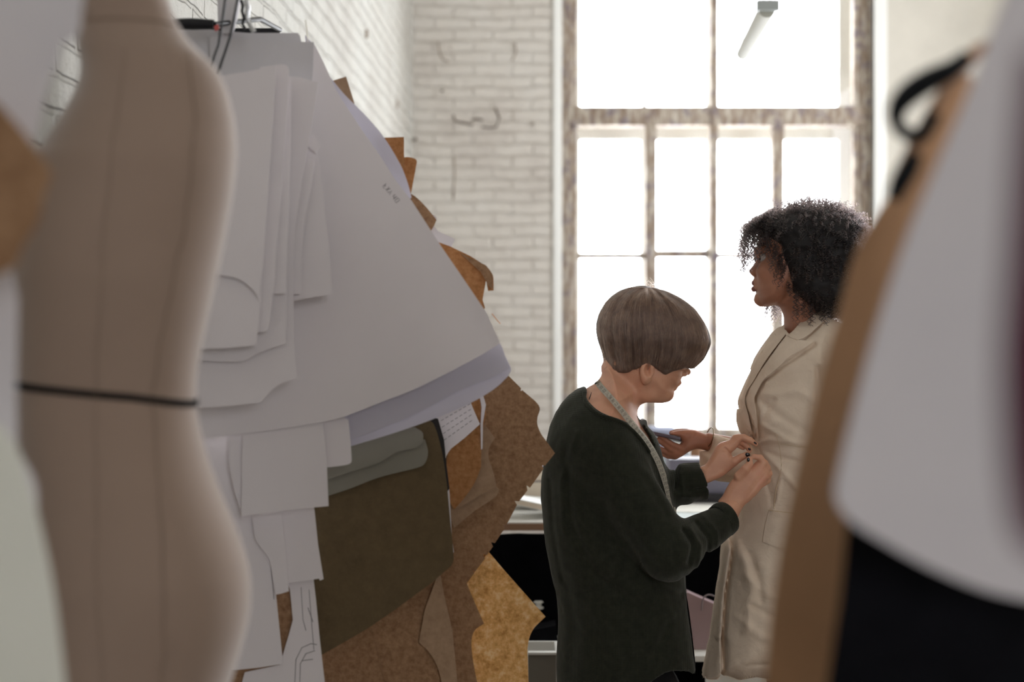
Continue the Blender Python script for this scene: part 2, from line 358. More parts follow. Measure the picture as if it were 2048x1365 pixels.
# ---------------------------------------------------------------- sheets of pattern paper and card
def sheet_bm(pts, D, th=.0012, bend=.004, seed=0, tilt=(0, 0), curl=None, cell=.03, raw=False):
    from mathutils.geometry import delaunay_2d_cdt
    ol = [P(x, y, D) for x, y in outline(pts)]; bm = bmesh.new()
    ol = [p for k, p in enumerate(ol) if (p-ol[k-1]).length > 1e-4]
    n0 = len(ol); v2 = [Vector((p.x, p.z)) for p in ol]; ed = [(k, (k+1) % n0) for k in range(n0)]
    xs = [p.x for p in ol]; zs = [p.z for p in ol]
    for i in range(1, int((max(xs)-min(xs))/cell)+1):
        for j in range(1, int((max(zs)-min(zs))/cell)+1): v2.append(Vector((min(xs)+i*cell, min(zs)+(j+.5*(i % 2))*cell)))
    vo, eo, fo_, _, _, _ = delaunay_2d_cdt(v2, ed, [], 1, 1e-6)
    vs = [bm.verts.new((p.x, D, p.y)) for p in vo]
    for f in fo_: bm.faces.new([vs[k] for k in f])
    bmesh.ops.delete(bm, geom=[v for v in bm.verts if not v.link_faces], context='VERTS')
    bm.normal_update()
    xc, zc = sum(xs)/len(xs), max(zs); r = random.Random(seed)
    if seed: tilt = (tilt[0]+r.uniform(-.012, .012), tilt[1]+r.uniform(-.006, .010))
    p1, p2, p3 = r.uniform(0, 6), r.uniform(0, 6), r.uniform(4, 8)
    for v in bm.verts:
        x, z = v.co.x, v.co.z; h = min(1, (zc-z)/.35)
        v.co.y += tilt[0]*(x-xc)+tilt[1]*(z-zc)
        v.co.y += bend*h*(math.sin(p3*(x-xc)*1.6+p1+.8*z)+.4*math.sin(9*z+p2))
        if curl: v.co.y += curl(x, z)
    # thickness, away from the viewer
    g = bm.faces[:]
    s = 1 if sum(f.normal.y for f in g) < 0 else -1
    if s < 0: bmesh.ops.reverse_faces(bm, faces=g)
    ret = bmesh.ops.extrude_face_region(bm, geom=g)
    for v in [e for e in ret['geom'] if isinstance(e, bmesh.types.BMVert)]: v.co.y -= th
    bmesh.ops.translate(bm, verts=bm.verts, vec=(0, th, 0))
    bmesh.ops.recalc_face_normals(bm, faces=bm.faces)
    return bm
SHEETS = {}
def sheet(name, label, cat, pts, D, mat, group=None, **kw):
    ang = kw.pop('ang', 40)
    seed = abs(hash(label)) % 1000 if False else sum(map(ord, label)) % 997
    bm = sheet_bm(pts, D, seed=seed, **kw)
    o = from_bm(name, bm, mat, angle=math.radians(ang)); tag(o, label, cat, group); SHEETS[label] = o
    return o
GW, GB = 'white pattern sheets hanging on the rail', 'brown card patterns hanging on the rail'
def rot_pts(pts): return pts
def DD(d): return 3.06-(3.06-d)*.64
W = lambda label, pts, D, mat=None, **k: sheet('pattern_sheet', label, 'paper pattern', pts, DD(D), mat or M_PAPER, GW, **k)
K = lambda label, pts, D, mat=None, **k: sheet('card_pattern', label, 'card pattern', pts, DD(D), mat or M_KRAFT, GB, **k)
# front of the hanging bundle
W('front white sheet with a short lower edge, beside the dress form shoulder', [(432,153),(500,142),(552,131),(549,180),(541,300),(533,420),(526,520),(517,600),(505,580,1),(480,560,1),(455,553),(428,549),(380,548),(380,200)], 2.337, bend=.002)
W('white sheet under the front one, its square corner beside the form waist', [(440,160),(552,140),(545,250),(530,450),(522,600),(512,691),(450,697),(390,699),(360,500),(370,240)], 2.358, bend=.002)
W('narrow white strip with rounded top corner, behind the front two sheets', [(520,134),(566,129,1),(577,138,1),(576,200),(562,380),(549,560),(538,650,1),(531,663,1),(500,666),(500,300)], 2.380, bend=.001)
W('narrow white strip ending in a straight edge at mid height', [(540,170),(581,158),(582,260),(577,430),(571,587),(515,591),(520,300)], 2.403, bend=.001)
W('white pattern with a small curved notch cut in its bottom edge', [(480,170),(579,166),(577,430),(571,689),(545,696,1),(515,708,1),(488,724),(440,724),(370,719),(370,300)], 2.427, bend=.002)
W('white pattern with a long slanting right edge and curved bottom corner', [(480,150),(560,150),(600,155),(636,165),(629,215),(621,264),(606,345),(590,454),(586,560),(587,670),(594,756),(560,769,1),(538,787,1),(522,806),(450,813),(360,818),(360,300)], 2.456, bend=.002)
W('slim tapered white sheet tucked beside the slanting pattern', [(600,300),(628,322),(622,380),(610,440),(603,500),(601,588),(560,590),(560,300)], 2.478, bend=.001)
W('tapered white sheet with a creased top, lying on the large sheet', [(596,320),(612,296),(633,300),(640,340),(650,430),(658,500),(664,589),(625,595),(585,602),(570,420)], 2.500, bend=.002)
W('tiny folded white paper tab above the tapered sheet', [(617,276),(628,270),(641,291),(631,306),(616,293)], 2.478, bend=0)
W('grey-white card at the top of the bundle with a straight vertical right edge', [(420,72),(500,77),(560,83),(628,84),(626,140),(622,190),(618,420),(420,420)], 2.526, M_CARD, bend=.001)
W('grey-white card showing above the others under the black rail', [(340,50),(430,60),(495,66),(596,66),(600,72),(604,90),(600,240),(340,240)], 2.559, M_CARD, bend=.001)
def roll_big(x, z):
    # the sheet leans over and turns away along its long slanting edge
    a, b = P(640, 110, DD(2.61)), P(1000, 687, DD(2.61))
    d = Vector((b.x-a.x, 0, b.z-a.z)).normalized(); q = Vector((x-a.x, 0, z-a.z)); s = q.dot(Vector((d.z, 0, -d.x)))
    dist = abs(s); return .022*max(0, 1-dist/.16)**2
W('largest white sheet, fanning out to a sharp corner over the brown patterns',
  [(560,90),(626,84),(640,112),(669,176),(716,249),(760,312),(790,359),(822,400),(881,491),(925,555),(973,626),(1000,687),(970,706,1),(936,725,1),(880,754,1),(826,780,1),(760,806,1),(687,835),(640,846),(570,857),(480,869),(395,880),(350,860),(350,300),(480,120)], 2.611, curl=roll_big, bend=.003)
W('lower layer of the large sheet, its edge curling under the sharp corner', [(995,680),(1004,694),(1019,737),(985,755,1),(930,776,1),(880,801,1),(832,828,1),(760,858,1),(702,880),(600,900),(600,780),(800,700)], 2.674, M_PAPER2, bend=.004)
def curl_low(x, z):
    zb = P(0, 800, DD(2.7)).z; t = P(1000, 715, DD(2.7)); r_ = math.hypot(x-t.x, z-t.z)
    return -.008*max(0, 1-abs(z-zb)/.12)+.006*max(0, 1-r_/.06)*math.sin(150*(x-t.x)+90*(z-t.z))
W('glossy tracing paper along the bottom of the large sheet with crumpled tip', [(985,690),(999,689),(1006,703),(1015,722),(1022,742,1),(1005,764,1),(980,784,1),(936,809,1),(863,840,1),(790,866,1),(702,893),(610,905),(600,800),(800,720)], 2.699, M_PAPER2, curl=curl_low)
W('pale tracing sheet bulging out beyond the slanting edge of the large sheet', [(610,70),(630,92),(655,148),(690,190,1),(728,228,1),(768,275,1),(800,328,1),(815,365,1),(823,395),(800,420),(700,330),(620,200)], 2.726, M_PAPER2, bend=.004)
W('folded white strip with a boxed end below the large sheet', [(580,850),(687,836),(697,840),(703,922,1),(694,930,1),(660,935),(590,938)], 2.645, bend=.001)
W('white sheet with a square lower corner hanging over the olive card', [(485,840),(560,830),(640,826),(650,880),(654,940),(657,1013),(600,1018),(483,1033),(484,960)], 2.623, bend=.001)
W('white sheet edge showing left of the square one', [(457,840),(500,840),(506,960),(500,1036),(484,1032),(468,980),(458,930)], 2.634, bend=.001)
W('shaded white sheet deep between the form hip and the square sheet', [(380,860),(475,865),(520,900),(520,1030),(440,1040),(390,1000)], 2.688, bend=.002)
W('white strip with a notched lower end over the olive card', [(545,1000),(625,1000),(629,1021),(636,1090),(647,1159),(640,1162),(638,1158),(610,1163),(575,1167),(566,1100),(556,1020)], 2.723, bend=.001)
W('white strip left of the notched one, stepped lower edge', [(500,1000),(560,1000),(572,1100),(578,1183),(562,1188),(551,1190),(540,1120),(510,1080)], 2.717, bend=.001)
W('long white strip beside the form hip, cut straight at the bottom', [(440,1000),(540,1015),(547,1100),(552,1190),(560,1270),(566,1329),(520,1336),(472,1341),(440,1340),(420,1150)], 2.734, bend=.002)
W('white sheet with pencilled pattern lines at the very bottom', [(560,1120),(626,1150),(632,1200),(640,1280),(650,1366),(655,1420),(470,1420),(490,1345),(560,1330),(578,1270),(586,1240),(580,1180)], 2.752, bend=.002)
K('dark brown scrap showing in a gap between white sheets', [(530,1150),(600,1150),(600,1300),(480,1400),(440,1400),(470,1320),(540,1300)], 2.772, M_KRAFT, bend=.001)
# pencil lines and writing on the sheets, as thin strokes lying on the paper
def stroke(sheet_o, paths, D, mat=None, r=.0007, name='drawn_line'):
    D = DD(D)
    bm = bmesh.new()
    for pth in paths: tube_bm(bm, [P(x, y, D) for x, y in pth], r, 4)
    dg = sheet_o
    # lay the strokes on the sheet: nearest surface point
    from mathutils.bvhtree import BVHTree
    b2 = bmesh.new(); b2.from_mesh(dg.data); t = BVHTree.FromBMesh(b2)
    for v in bm.verts:
        h = t.ray_cast(Vector((v.co.x, 0, v.co.z)), Vector((0, 1, 0)))
        if h[0] is not None: v.co.y = h[0].y-.0002+(v.co.y-D)*.2
    b2.free()
    return from_bm(name, bm, mat or M_INK, dg)
for k in list(SHEETS):
    if k.startswith('white sheet with pencilled'):
        stroke(SHEETS[k], [[(602,1175),(606,1240),(612,1262)],[(618,1180),(622,1230),(628,1300)],[(590,1365),(592,1320),(604,1296),(622,1288),(634,1290)],[(600,1365),(601,1328),(612,1308),(630,1302)],[(604,1322),(626,1319)],[(616,1216),(626,1245)]], 2.75)
    if k.startswith('largest white'):
        # faint pencilled size note, running down along the slanting edge
        segs = []
        ax = np.array([.64, .77]); ay = np.array([-.77, .64]); o0 = np.array([770., 371.])
        def gl(strokes, off):
            for s_ in strokes: segs.append([tuple(o0+ax*(off+p[0]*5)+ay*(p[1]*9-4)) for p in s_])
        gl([[(0,0),(0,1),(1,1)],[(0,.5),(.8,.5)]], 0); gl([[(0,0),(1,1)],[(1,0),(0,1)]], 8); gl([[(0,1),(.5,0),(1,1)]], 16)
        gl([[(0,0),(0,.6),(1,.6)],[(1,0),(1,1)]], 28); gl([[(0,0),(1,0),(1,1),(0,1),(0,0)]], 37)
        stroke(SHEETS[k], segs, 2.65, name='pencil_note')
    if k.startswith('long white strip'):
        stroke(SHEETS[k], [[(534,1040),(541,1120),(548,1200)]], 2.734)
# olive and grey cards below
K('small grey-green card under the white folds, upper of two', [(640,880),(760,860),(830,855),(846,868,1),(838,893,1),(790,905),(760,925,1),(700,945),(640,965)], 2.800, M_GREYP, bend=.002)
K('small grey-green card with rounded corner above the olive card', [(640,900),(800,870),(850,880),(856,905,1),(850,927,1),(835,936,1),(760,955,1),(700,978),(640,998)], 2.816, M_GREYP, bend=.002)
K('large dark olive card with rounded lower right corner', [(620,980),(720,900),(850,838),(868,850,1),(884,905,1),(894,970),(900,1040),(906,1100,1),(905,1128,1),(886,1147),(862,1168),(838,1185),(790,1220),(737,1256),(690,1283),(647,1307),(600,1330)], 2.840, M_OLIVE, bend=.005)
K('thin black-edged card standing on end beside the olive card', [(838,830),(876,838),(888,880),(893,930),(899,978),(894,985),(882,960),(866,900)], 2.860, simple('black_card', srgb(34, 30, 28), .6), bend=.002)
K('white edged slip behind the black card', [(886,925),(893,930),(899,985),(904,1080),(908,1105),(903,1112),(893,1010)], 2.868, M_PAPER, bend=0)
K('pale tan wedge of card hanging below the olive card', [(879,1140),(888,1190),(905,1263),(915,1366),(920,1420),(890,1420),(880,1350,1),(862,1310,1),(838,1285),(850,1220)], 2.885, M_TAN, bend=.002)
K('red-brown card under the olive card, its edge slanting', [(737,1240),(880,1130),(882,1200),(870,1300),(890,1420),(765,1420),(750,1330)], 2.905, M_KRAFT, bend=.005)
K('dull brown card at the very bottom beside the pencilled sheet', [(620,1300),(740,1240),(752,1300),(768,1366),(772,1420),(620,1420)], 2.895, M_KRAFT, bend=.002)
O = W('white square with dotted grid lines poking out under the large sheet', [(868,830),(935,790),(948,822),(960,849),(930,876),(902,898),(897,905),(893,912),(880,880)], 2.875, bend=.001)
dots = []
for k in range(5):
    a0, b0 = np.array([884+k*13., 850-k*7.]), np.array([900+k*12., 890-k*9.])
    for q in range(7):
        t0, t1 = q/7, q/7+.09
        a_, b_ = np.array([882+k*2., 842+k*13.]), np.array([944+k*1., 806+k*11.]) 
        if k < 4: dots.append([tuple(a_+(b_-a_)*t0), tuple(a_+(b_-a_)*t1)])
stroke(O, dots, 2.875, r=.0005)
K('orange-brown card lit from behind next to the grid square', [(935,800),(966,786),(972,830),(963,875),(962,935),(950,965,1),(930,995,1),(908,1020),(897,1000),(892,940),(896,905)], 2.895, M_KRAFT2, bend=.004)
K('white twisted paper edge running down beside the orange-brown card', [(958,786),(964,784),(972,810),(966,845),(965,898),(962,900),(961,850),(963,815)], 2.886, M_PAPER, bend=0)
K('pale tan card with a pointed edge behind the orange-brown card', [(940,845),(970,850),(990,877),(979,895,1),(977,915,1),(985,940,1),(991,962,1),(992,973),(960,992),(912,1020),(900,960)], 2.915, M_TAN, bend=.001)
K('lower tan card of the pointed pair, edge sloping down', [(930,960),(990,972),(998,980,1),(990,995,1),(950,1022),(908,1057),(896,1020)], 2.930, M_TAN, bend=.001)
tooth = [(1090,932),(1084,931),(1087,938),(1060,976),(1053,971),(1055,981),(1038,1003),(1029,1002),(1034,1010),(1013,1050),(1005,1049),(1009,1057),(990,1086),(982,1084),(986,1093),(974,1110),(966,1108),(970,1117),(951,1142),(946,1141),(948,1147)]
K('big brown pattern with wavy notched edge touching the dark sweater', [(940,780),(1000,765),(1017,752),(1042,777),(1041,783),(1045,781),(1078,812,1),(1075,835,1),(1075,850,1),(1082,868,1),(1092,882),(1110,907)]+tooth+[(933,1166),(950,1206),(968,1247),(950,1260,1),(943,1282,1),(946,1320,1),(955,1366),(960,1420),(880,1420),(870,1100),(900,850)], 2.985, M_KRAFT, bend=.006)
K('speckled yellow cork pattern in front of the black table cloth', [(977,1104),(1010,1143),(1050,1188),(1091,1234),(1066,1260,1),(1056,1290,1),(1056,1330,1),(1059,1420),(930,1420),(925,1300),(938,1230),(934,1168)], 3.030, M_CORK, bend=.003)
K('orange corner of card behind the speckled cork pattern', [(920,1150),(975,1098),(985,1120),(960,1195),(940,1200)], 3.060, M_KRAFT2, bend=0)
# card ends showing on the upper right edge of the bundle
K('small tan card corner at the top of the slanting edge', [(655,165),(692,153),(700,178),(709,208),(690,200),(655,190)], 2.760, M_TAN, bend=0)
K('orange card end, square top, against the brick wall', [(760,276),(808,274),(808,300),(809,335),(800,360),(770,330)], 2.775, M_KRAFT2, bend=0)
K('orange card tongue with rounded top below the square one', [(800,340),(806,316,1),(832,319,1),(831,340),(823,383),(818,400),(800,370)], 2.790, M_KRAFT2, bend=.002)
K('brown pointed card below the orange tongue', [(815,385),(830,393,1),(850,412,1),(873,440),(868,452),(860,465),(830,440)], 2.805, M_KRAFT, bend=.001)
W('small white tag sticking out over the folded brown card', [(850,468),(866,458),(910,478),(903,494),(870,482)], 2.812, bend=0)
W('pale curled slip above the small white tag', [(855,440),(866,428),(874,436),(868,452),(880,468),(868,470)], 2.822, bend=0)
def fold_t(x, z):
    return .012*max(0, (x-P(930,0,DD(2.83)).x)/.06)
K('brown card folded over at its tip, beneath the white tags', [(868,480),(900,493),(940,512),(972,532),(985,549,1),(987,566,1),(987,581),(976,582),(972,560),(965,600),(970,616),(950,640),(900,560)], 2.835, M_KRAFT2, curl=fold_t, bend=0)
K('darker flap lying on the folded brown card', [(918,505),(972,531),(984,548,1),(985,566,1),(986,579),(978,574),(962,545),(940,525)], 2.828, M_KRAFT, bend=0)
tube('sewing_pin', [P(984,628,2.9), P(996,643,2.9), P(1001,648,2.9)], .0008, M_BRICK_L if False else simple('orange_pin', srgb(215,140,80), .5))
tag(bpy.data.objects['sewing_pin'], 'thin orange pin sticking out above the sharp paper corner', 'pin')

# rail on the wall and the hooks the bundle hangs from
rail = empty('hanging_rail', (LWX(2.75), 2.7, 1.99), 'black metal hanging rail fixed to the brick wall above the patterns', 'rail')
tube('bar', [P(345,48,2.66), P(385,48,2.66), P(428,49,2.66)], [.010, .011, .009], M_BLACK, rail, 12)
tube('bracket', [(LWX(2.66)-.02, 2.66, 1.975), P(345,48,2.66)], .009, M_BLACK, rail)
tube('bar', [P(428,49,2.66), P(470,44,2.72), P(520,38,2.85), P(560,60,3.0)], .005, M_BLACK, rail)
tube('bracket', [(LWX(3.0)-.02, 3.0, P(0,62,3.0).z), P(560,62,3.0)], .006, M_BLACK, rail)
def hook(label, pts, D, r=.003, mat=M_BLACK, name='clip_hanger', cat='hanger'):
    o = tube(name, [P(x, y, D+(q*.0)) for q, (x, y) in enumerate(pts)], r, mat); tag(o, label, cat, 'hangers and cords at the rail'); return o
hook('black cord hanging straight down over the top card, left of the pair', [(452,-10),(445,40),(437,90),(428,115),(421,143)], 2.492, .0022, name='cord', cat='cord')
hook('black cord hanging over the top card, right of the pair, with a knot', [(477,-10),(468,40),(460,75),(449,108),(443,125),(436,147)], 2.492, .0024, name='cord', cat='cord')
hook('bright steel clip catching the light behind the cords', [(492,0),(496,15),(494,35),(500,50),(508,64)], 2.592, .0045, M_STEEL)
hook('dark twisted wire hanger between the cords and the steel clip', [(482,0),(486,12),(484,22),(488,36),(485,48),(490,58)], 2.592, .003)
hook('thin pale wire standing up from the top card corner', [(611,40),(614,62),(617,110)], 2.722, .0009, simple('pale_wire', srgb(230,225,205), .4), 'wire', 'wire')
fo = empty('hanging_bag', P(458, -20, 2.70), 'translucent grey bag hanging from the rail above the cards', 'bag')
link_ = sheet_bm([(434,-30),(470,-30),(478,0),(470,40),(462,62,1),(446,66,1),(436,50)], 2.701, th=.02, bend=.003, seed=3)
from_bm('body', link_, M_CARD, fo)
red = sheet_bm([(428,52),(436,48),(438,58),(430,62)], 2.650, th=.004, bend=0); tag(from_bm('peg', red, simple('red_plastic', srgb(196,92,88), .4)), 'small red peg at the end of the black rail', 'peg')

# ---------------------------------------------------------------- dress form
DF = 1.75
form = empty('dress_form', P(215, 1500, DF)*1.0, 'beige linen dress form with a black tape at its waist', 'dress form'); form.location.z = 0
Lf = [(-140,185),(-60,168),(0,154),(60,154),(95,160),(133,168),(165,165),(200,152),(235,132),(265,114),(300,92),(330,68),(360,50),(400,33),(470,30),(560,31),(680,33),(780,34),(850,36),(920,44),(1000,52),(1080,42),(1150,20),(1240,-5),(1340,-10),(1430,0),(1520,40),(1560,80)]
Rt = [(-140,310),(-60,318),(0,336),(40,350),(75,372),(100,395),(125,424),(150,440),(175,451),(200,458),(240,466),(290,470),(340,468),(400,460),(470,447),(560,428),(640,411),(700,398),(750,390),(790,388),(830,390),(880,399),(940,417),(1000,441),(1060,467),(1110,486),(1160,497),(1200,499),(1250,494),(1300,481),(1360,462),(1430,440),(1520,400),(1560,360)]
ys = np.concatenate([np.arange(-140, 320, 6), np.arange(320, 1560, 14)])
def smo(a, y):
    p = np.array(a, float); v = np.interp(y, p[:, 0], p[:, 1]); return v
lf = smo(Lf, ys); rt = smo(Rt, ys)
for _ in range(4):
    lf[1:-1] = (lf[:-2]+lf[1:-1]*2+lf[2:])/4; rt[1:-1] = (rt[:-2]+rt[1:-1]*2+rt[2:])/4
NS = 72; V = []; F = []
def form_r(y):
    # depth of the figure: chest and hip fuller than waist and neck
    return float(np.interp(y, [-140,60,110,200,330,560,785,950,1150,1350,1560], [.052,.055,.068,.085,.112,.112,.088,.108,.128,.126,.10]))
def form_pt(i, t, off=0.0):
    y = ys[i]; a, b = P(lf[i], y, DF), P(rt[i], y, DF); c = (a+b)/2; hw = (b.x-a.x)/2+off; hd = form_r(y)+off
    e = 2/2.25; co, si = math.cos(t), math.sin(t)
    return Vector((c.x+hw*math.copysign(abs(co)**e, co), DF+hd*math.copysign(abs(si)**e, si), c.z))
for i in range(len(ys)):
    for k in range(NS): V.append(form_pt(i, 2*math.pi*k/NS)[:])
for i in range(len(ys)-1):
    for k in range(NS): F.append((i*NS+k, (i+1)*NS+k, (i+1)*NS+(k+1) % NS, i*NS+(k+1) % NS))
torso = np_mesh('torso', V, F, M_FORM, form)
def form_line(name, rows, mat, r):
    bm = bmesh.new()
    for pth in rows: tube_bm(bm, pth, r, 6)
    return from_bm(name, bm, mat, form)
def surf(y, x):
    """point of the near surface at picture row y, picture column x"""
    i = int(np.argmin(abs(ys-y))); best = min((form_pt(i, -math.pi*q/120, .0005) for q in range(1, 120)), key=lambda p: abs(CX+p.x/p.y*FPX-x)); return best
form_line('seam', [[surf(y, x) for y, x in zip(np.linspace(120, 1500, 50), np.interp(np.linspace(120, 1500, 50), [120,260,450,700,800,950,1150,1500], [375,392,372,318,305,318,330,322]))]], M_SEAM, .0009)
form_line('seam', [[surf(y, x) for y, x in zip(np.linspace(120, 1500, 40), np.interp(np.linspace(120, 1500, 40), [120,500,800,1150,1500], [250,205,190,195,215]))]], M_SEAM, .0005)
form_line('neck_seam', [[surf(60, x) for x in np.linspace(175, 350, 16)]], M_SEAM, .0012)
i0 = int(np.argmin(abs(ys-785))); bm = bmesh.new(); rg = []
for k in range(96):
    t = 2*math.pi*k/96; p = form_pt(i0, t, .0022); sl = .0105*(p.x-P(210,0,DF).x)/.11
    if p.x > P(300,0,DF).x: sl += .004*(p.x-P(300,0,DF).x)/.05
    rg.append([bm.verts.new(p+Vector((0, 0, z-sl))) for z in (-.0045, .0045)])
for k in range(96): bm.faces.new((rg[k][0], rg[(k+1) % 96][0], rg[(k+1) % 96][1], rg[k][1]))
g = bmesh.ops.solidify(bm, geom=bm.faces[:], thickness=.0012); bmesh.ops.recalc_face_normals(bm, faces=bm.faces)
from_bm('waist_tape', bm, M_TAPEB, form)
c0 = P((lf[0]+rt[0])/2, -140, DF); lathe('neck_cap', [(.001,.05),(.012,.05),(.018,.035),(.045,.012),(.056,.004),(.056,-.004),(.001,-.005)][::-1], (c0.x, DF, c0.z), simple('wood_cap', srgb(90,60,40), .4), form)
fx = P(215, 0, DF).x
tube('stand_pole', [(fx, DF, .04), (fx, DF, P(0,1555,DF).z+.02)], .014, M_BLACK, form)
lathe('stand_base', [(.17,0),(.17,.015),(.10,.03),(.02,.05),(.015,.06)], (fx, DF, 0), M_BLACK, form)

# ---------------------------------------------------------------- things close to the lens
M_GARW = mat_cloth('white_toile', srgb(205,200,202), srgb(196,192,196), 1200, .2, .2, 4)
M_GARW2 = mat_cloth('warm_white_cotton', srgb(224,224,214), srgb(214,214,204), 1200, .2, .2, 4)
M_MAG = mat_cloth('dark_magenta_cloth', srgb(78,10,44), srgb(58,8,32), 1200, .2, .3, 6)
sheet('white_sheet', 'out-of-focus white sheet hanging in the top left corner', 'paper pattern', [(-160,-80),(176,-80),(166,0),(158,60),(150,80),(122,86),(118,115,1),(98,168,1),(80,240,1),(64,290,1),(40,285,1),(0,240),(-160,90)], 1.22, M_GARW, bend=.006)
sheet('card_pattern', 'blurred brown card with wavy edge over the left border', 'card pattern', [(-160,120),(0,210),(45,262),(88,322,1),(103,350,1),(88,390,1),(78,440,1),(48,490,1),(20,540,1),(-160,590)], 1.16, M_KRAFT, bend=.006)
sheet('white_sheet', 'bluish white sheet edge down the left border below the brown card', 'paper pattern', [(-160,520),(20,530),(34,600),(30,760),(30,900),(66,960,1),(72,1020,1),(60,1080),(-160,1100)], 1.24, M_GARW, bend=.006)
sheet('white_cloth', 'bright blurred white cloth in the bottom left corner', 'cloth', [(-160,820),(0,850),(35,900,1),(62,980,1),(88,1080,1),(110,1190,1),(125,1300,1),(140,1420),(150,1500),(-160,1500)], 1.20, M_GARW2, bend=.006)
# garments on the rail right of the lens
wg = sheet('white_garment', 'large out-of-focus white sheet hanging on the right side', 'garment', [(2200,-80),(2040,-80),(1985,60,1),(1935,190,1),(1870,340,1),(1812,480,1),(1755,650,1),(1705,830,1),(1674,960,1),(1672,1000,1),(1700,1042,1),(1760,1082,1),(1850,1132,1),(1940,1172,1),(2020,1196,1),(2200,1230)], 1.02, M_GARW, bend=.006, tilt=(.0, 0), th=.003)
sheet('tan_garment', 'tan cloth strip running diagonally behind the white sheet on the right', 'garment', [(1905,120),(1860,250),(1800,360,1),(1745,440,1),(1705,520,1),(1672,640,1),(1630,790,1),(1590,950,1),(1558,1110,1),(1538,1260,1),(1526,1420),(1520,1500),(1700,1500),(1750,1000),(1850,600),(1990,200)], 1.26, simple('tan_cloth', srgb(192,152,118), .9, nscale=20, namt=.05), bend=.004, th=.003)
sheet('black_garment', 'black cloth hanging below the white sheet in the lower right', 'garment', [(1720,900),(1700,1040),(1685,1200),(1660,1366),(1650,1500),(2250,1500),(2250,900)], 1.10, M_DARKCLOTH, bend=.010, th=.006)
sheet('magenta_garment', 'dark magenta cloth at the right border', 'garment', [(2060,100),(2040,300,1),(2024,520,1),(2010,700,1),(2012,850,1),(2024,1010,1),(2060,1100,1),(2200,1160),(2700,1200),(2700,100)], .50, M_MAG, bend=.008, th=.006)
M_STRAP = simple('navy_strap', srgb(10,15,22), .7)
D2 = 1.18
strap = empty('hanging_strap', P(1850,200,D2), 'dark navy looped strap hanging beside the white sheet', 'strap')
lp = catmull([(1935,112),(1905,138),(1860,160),(1825,182),(1800,208),(1792,235),(1800,258),(1820,270),(1842,272),(1856,255),(1870,228)], sub=6)
tube('loop', [P(x, y, D2) for x, y in lp], [.0060+.0045*max(0, math.sin(math.pi*min(1, q/len(lp)*1.9))) for q in range(len(lp))], M_STRAP, strap, 10)
tube('strap_end', [P(x, y, D2) for x, y in [(1832,308),(1818,336),(1800,366),(1786,398)]], [.0055,.0085,.0085,.006], M_STRAP, strap)
tube('hanger_wood', [P(x, y, D2+.03) for x, y in [(2260,40),(2100,60),(2010,88),(1955,100),(1915,150),(1880,200),(1850,252),(1825,300),(1790,370)]], [.009,.009,.007,.006,.006,.006,.006,.006,.006], simple('wooden_hanger', srgb(185,145,115), .5), strap)

# ---------------------------------------------------------------- lamp
lamp = empty('ceiling_lamp', P(1530, 0, 6.0)+Vector((0, 0, .0)), 'slim white tube lamp hanging in front of the upper window', 'lamp'); lamp.location.z = ZC
a, b = P(1534, 18, 4.9), P(1485, 108, 5.7)
M_LAMP = simple('white_lamp_plastic', srgb(205,205,195), .6)
tube('tube_cover', [a, b], [.030, .026], M_LAMP, lamp, 16)
box('end_cap', a.x-.038, a.x+.038, a.y-.03, a.y, a.z-.01, a.z+.025, simple('grey_cap', srgb(190,198,198), .5), lamp)
for q, dx in ((a, -.04), (a, .04), (b, 0)): tube('cable', [(q.x, q.y+.01, q.z+.01), (q.x+dx, q.y+.01, q.z+.09), (q.x+dx*.3, q.y+.01, ZC)], .003, simple('grey_cable', srgb(140,150,150), .5), lamp, 6)

# ---------------------------------------------------------------- work table below the window
TZ = .815
M_TTOP = simple('white_laminate', srgb(222,220,215), .35, .5); M_TEDGE = simple('raw_board_edge', srgb(150,118,96), .7)
tb = empty('work_table', (.6, 5.0, 0), 'long white-topped work table with a raw board edge under the window', 'table')
box('tabletop', -.55, 2.3, 4.43, 5.7, TZ-.004, TZ, M_TTOP, tb, 0); box('board', -.55, 2.3, 4.43, 5.7, TZ-.026, TZ-.004, M_TEDGE, tb, 0)
for x in (-.5, 2.22):
    for y in (4.5, 5.6): box('leg', x, x+.06, y, y+.06, 0, TZ-.026, M_TEDGE, tb)
bm = bmesh.new(); n = 90; vv = []
for k in range(n+1):
    x = -.54+2.8*k/n; y = 4.405+.008*math.sin(x*31)+.008*math.sin(x*57+1); vv.append([bm.verts.new((x, y+.006*math.sin(x*20)*(1-j), .30+(TZ-.332)*j)) for j in (0, .5, 1)])
for k in range(n):
    for j in (0, 1): bm.faces.new((vv[k][j], vv[k+1][j], vv[k+1][j+1], vv[k][j+1]))
bmesh.ops.solidify(bm, geom=bm.faces[:], thickness=.002)
tag(from_bm('table_cloth', bm, M_DARKCLOTH), 'black cloth curtain hanging from the front of the work table', 'cloth')
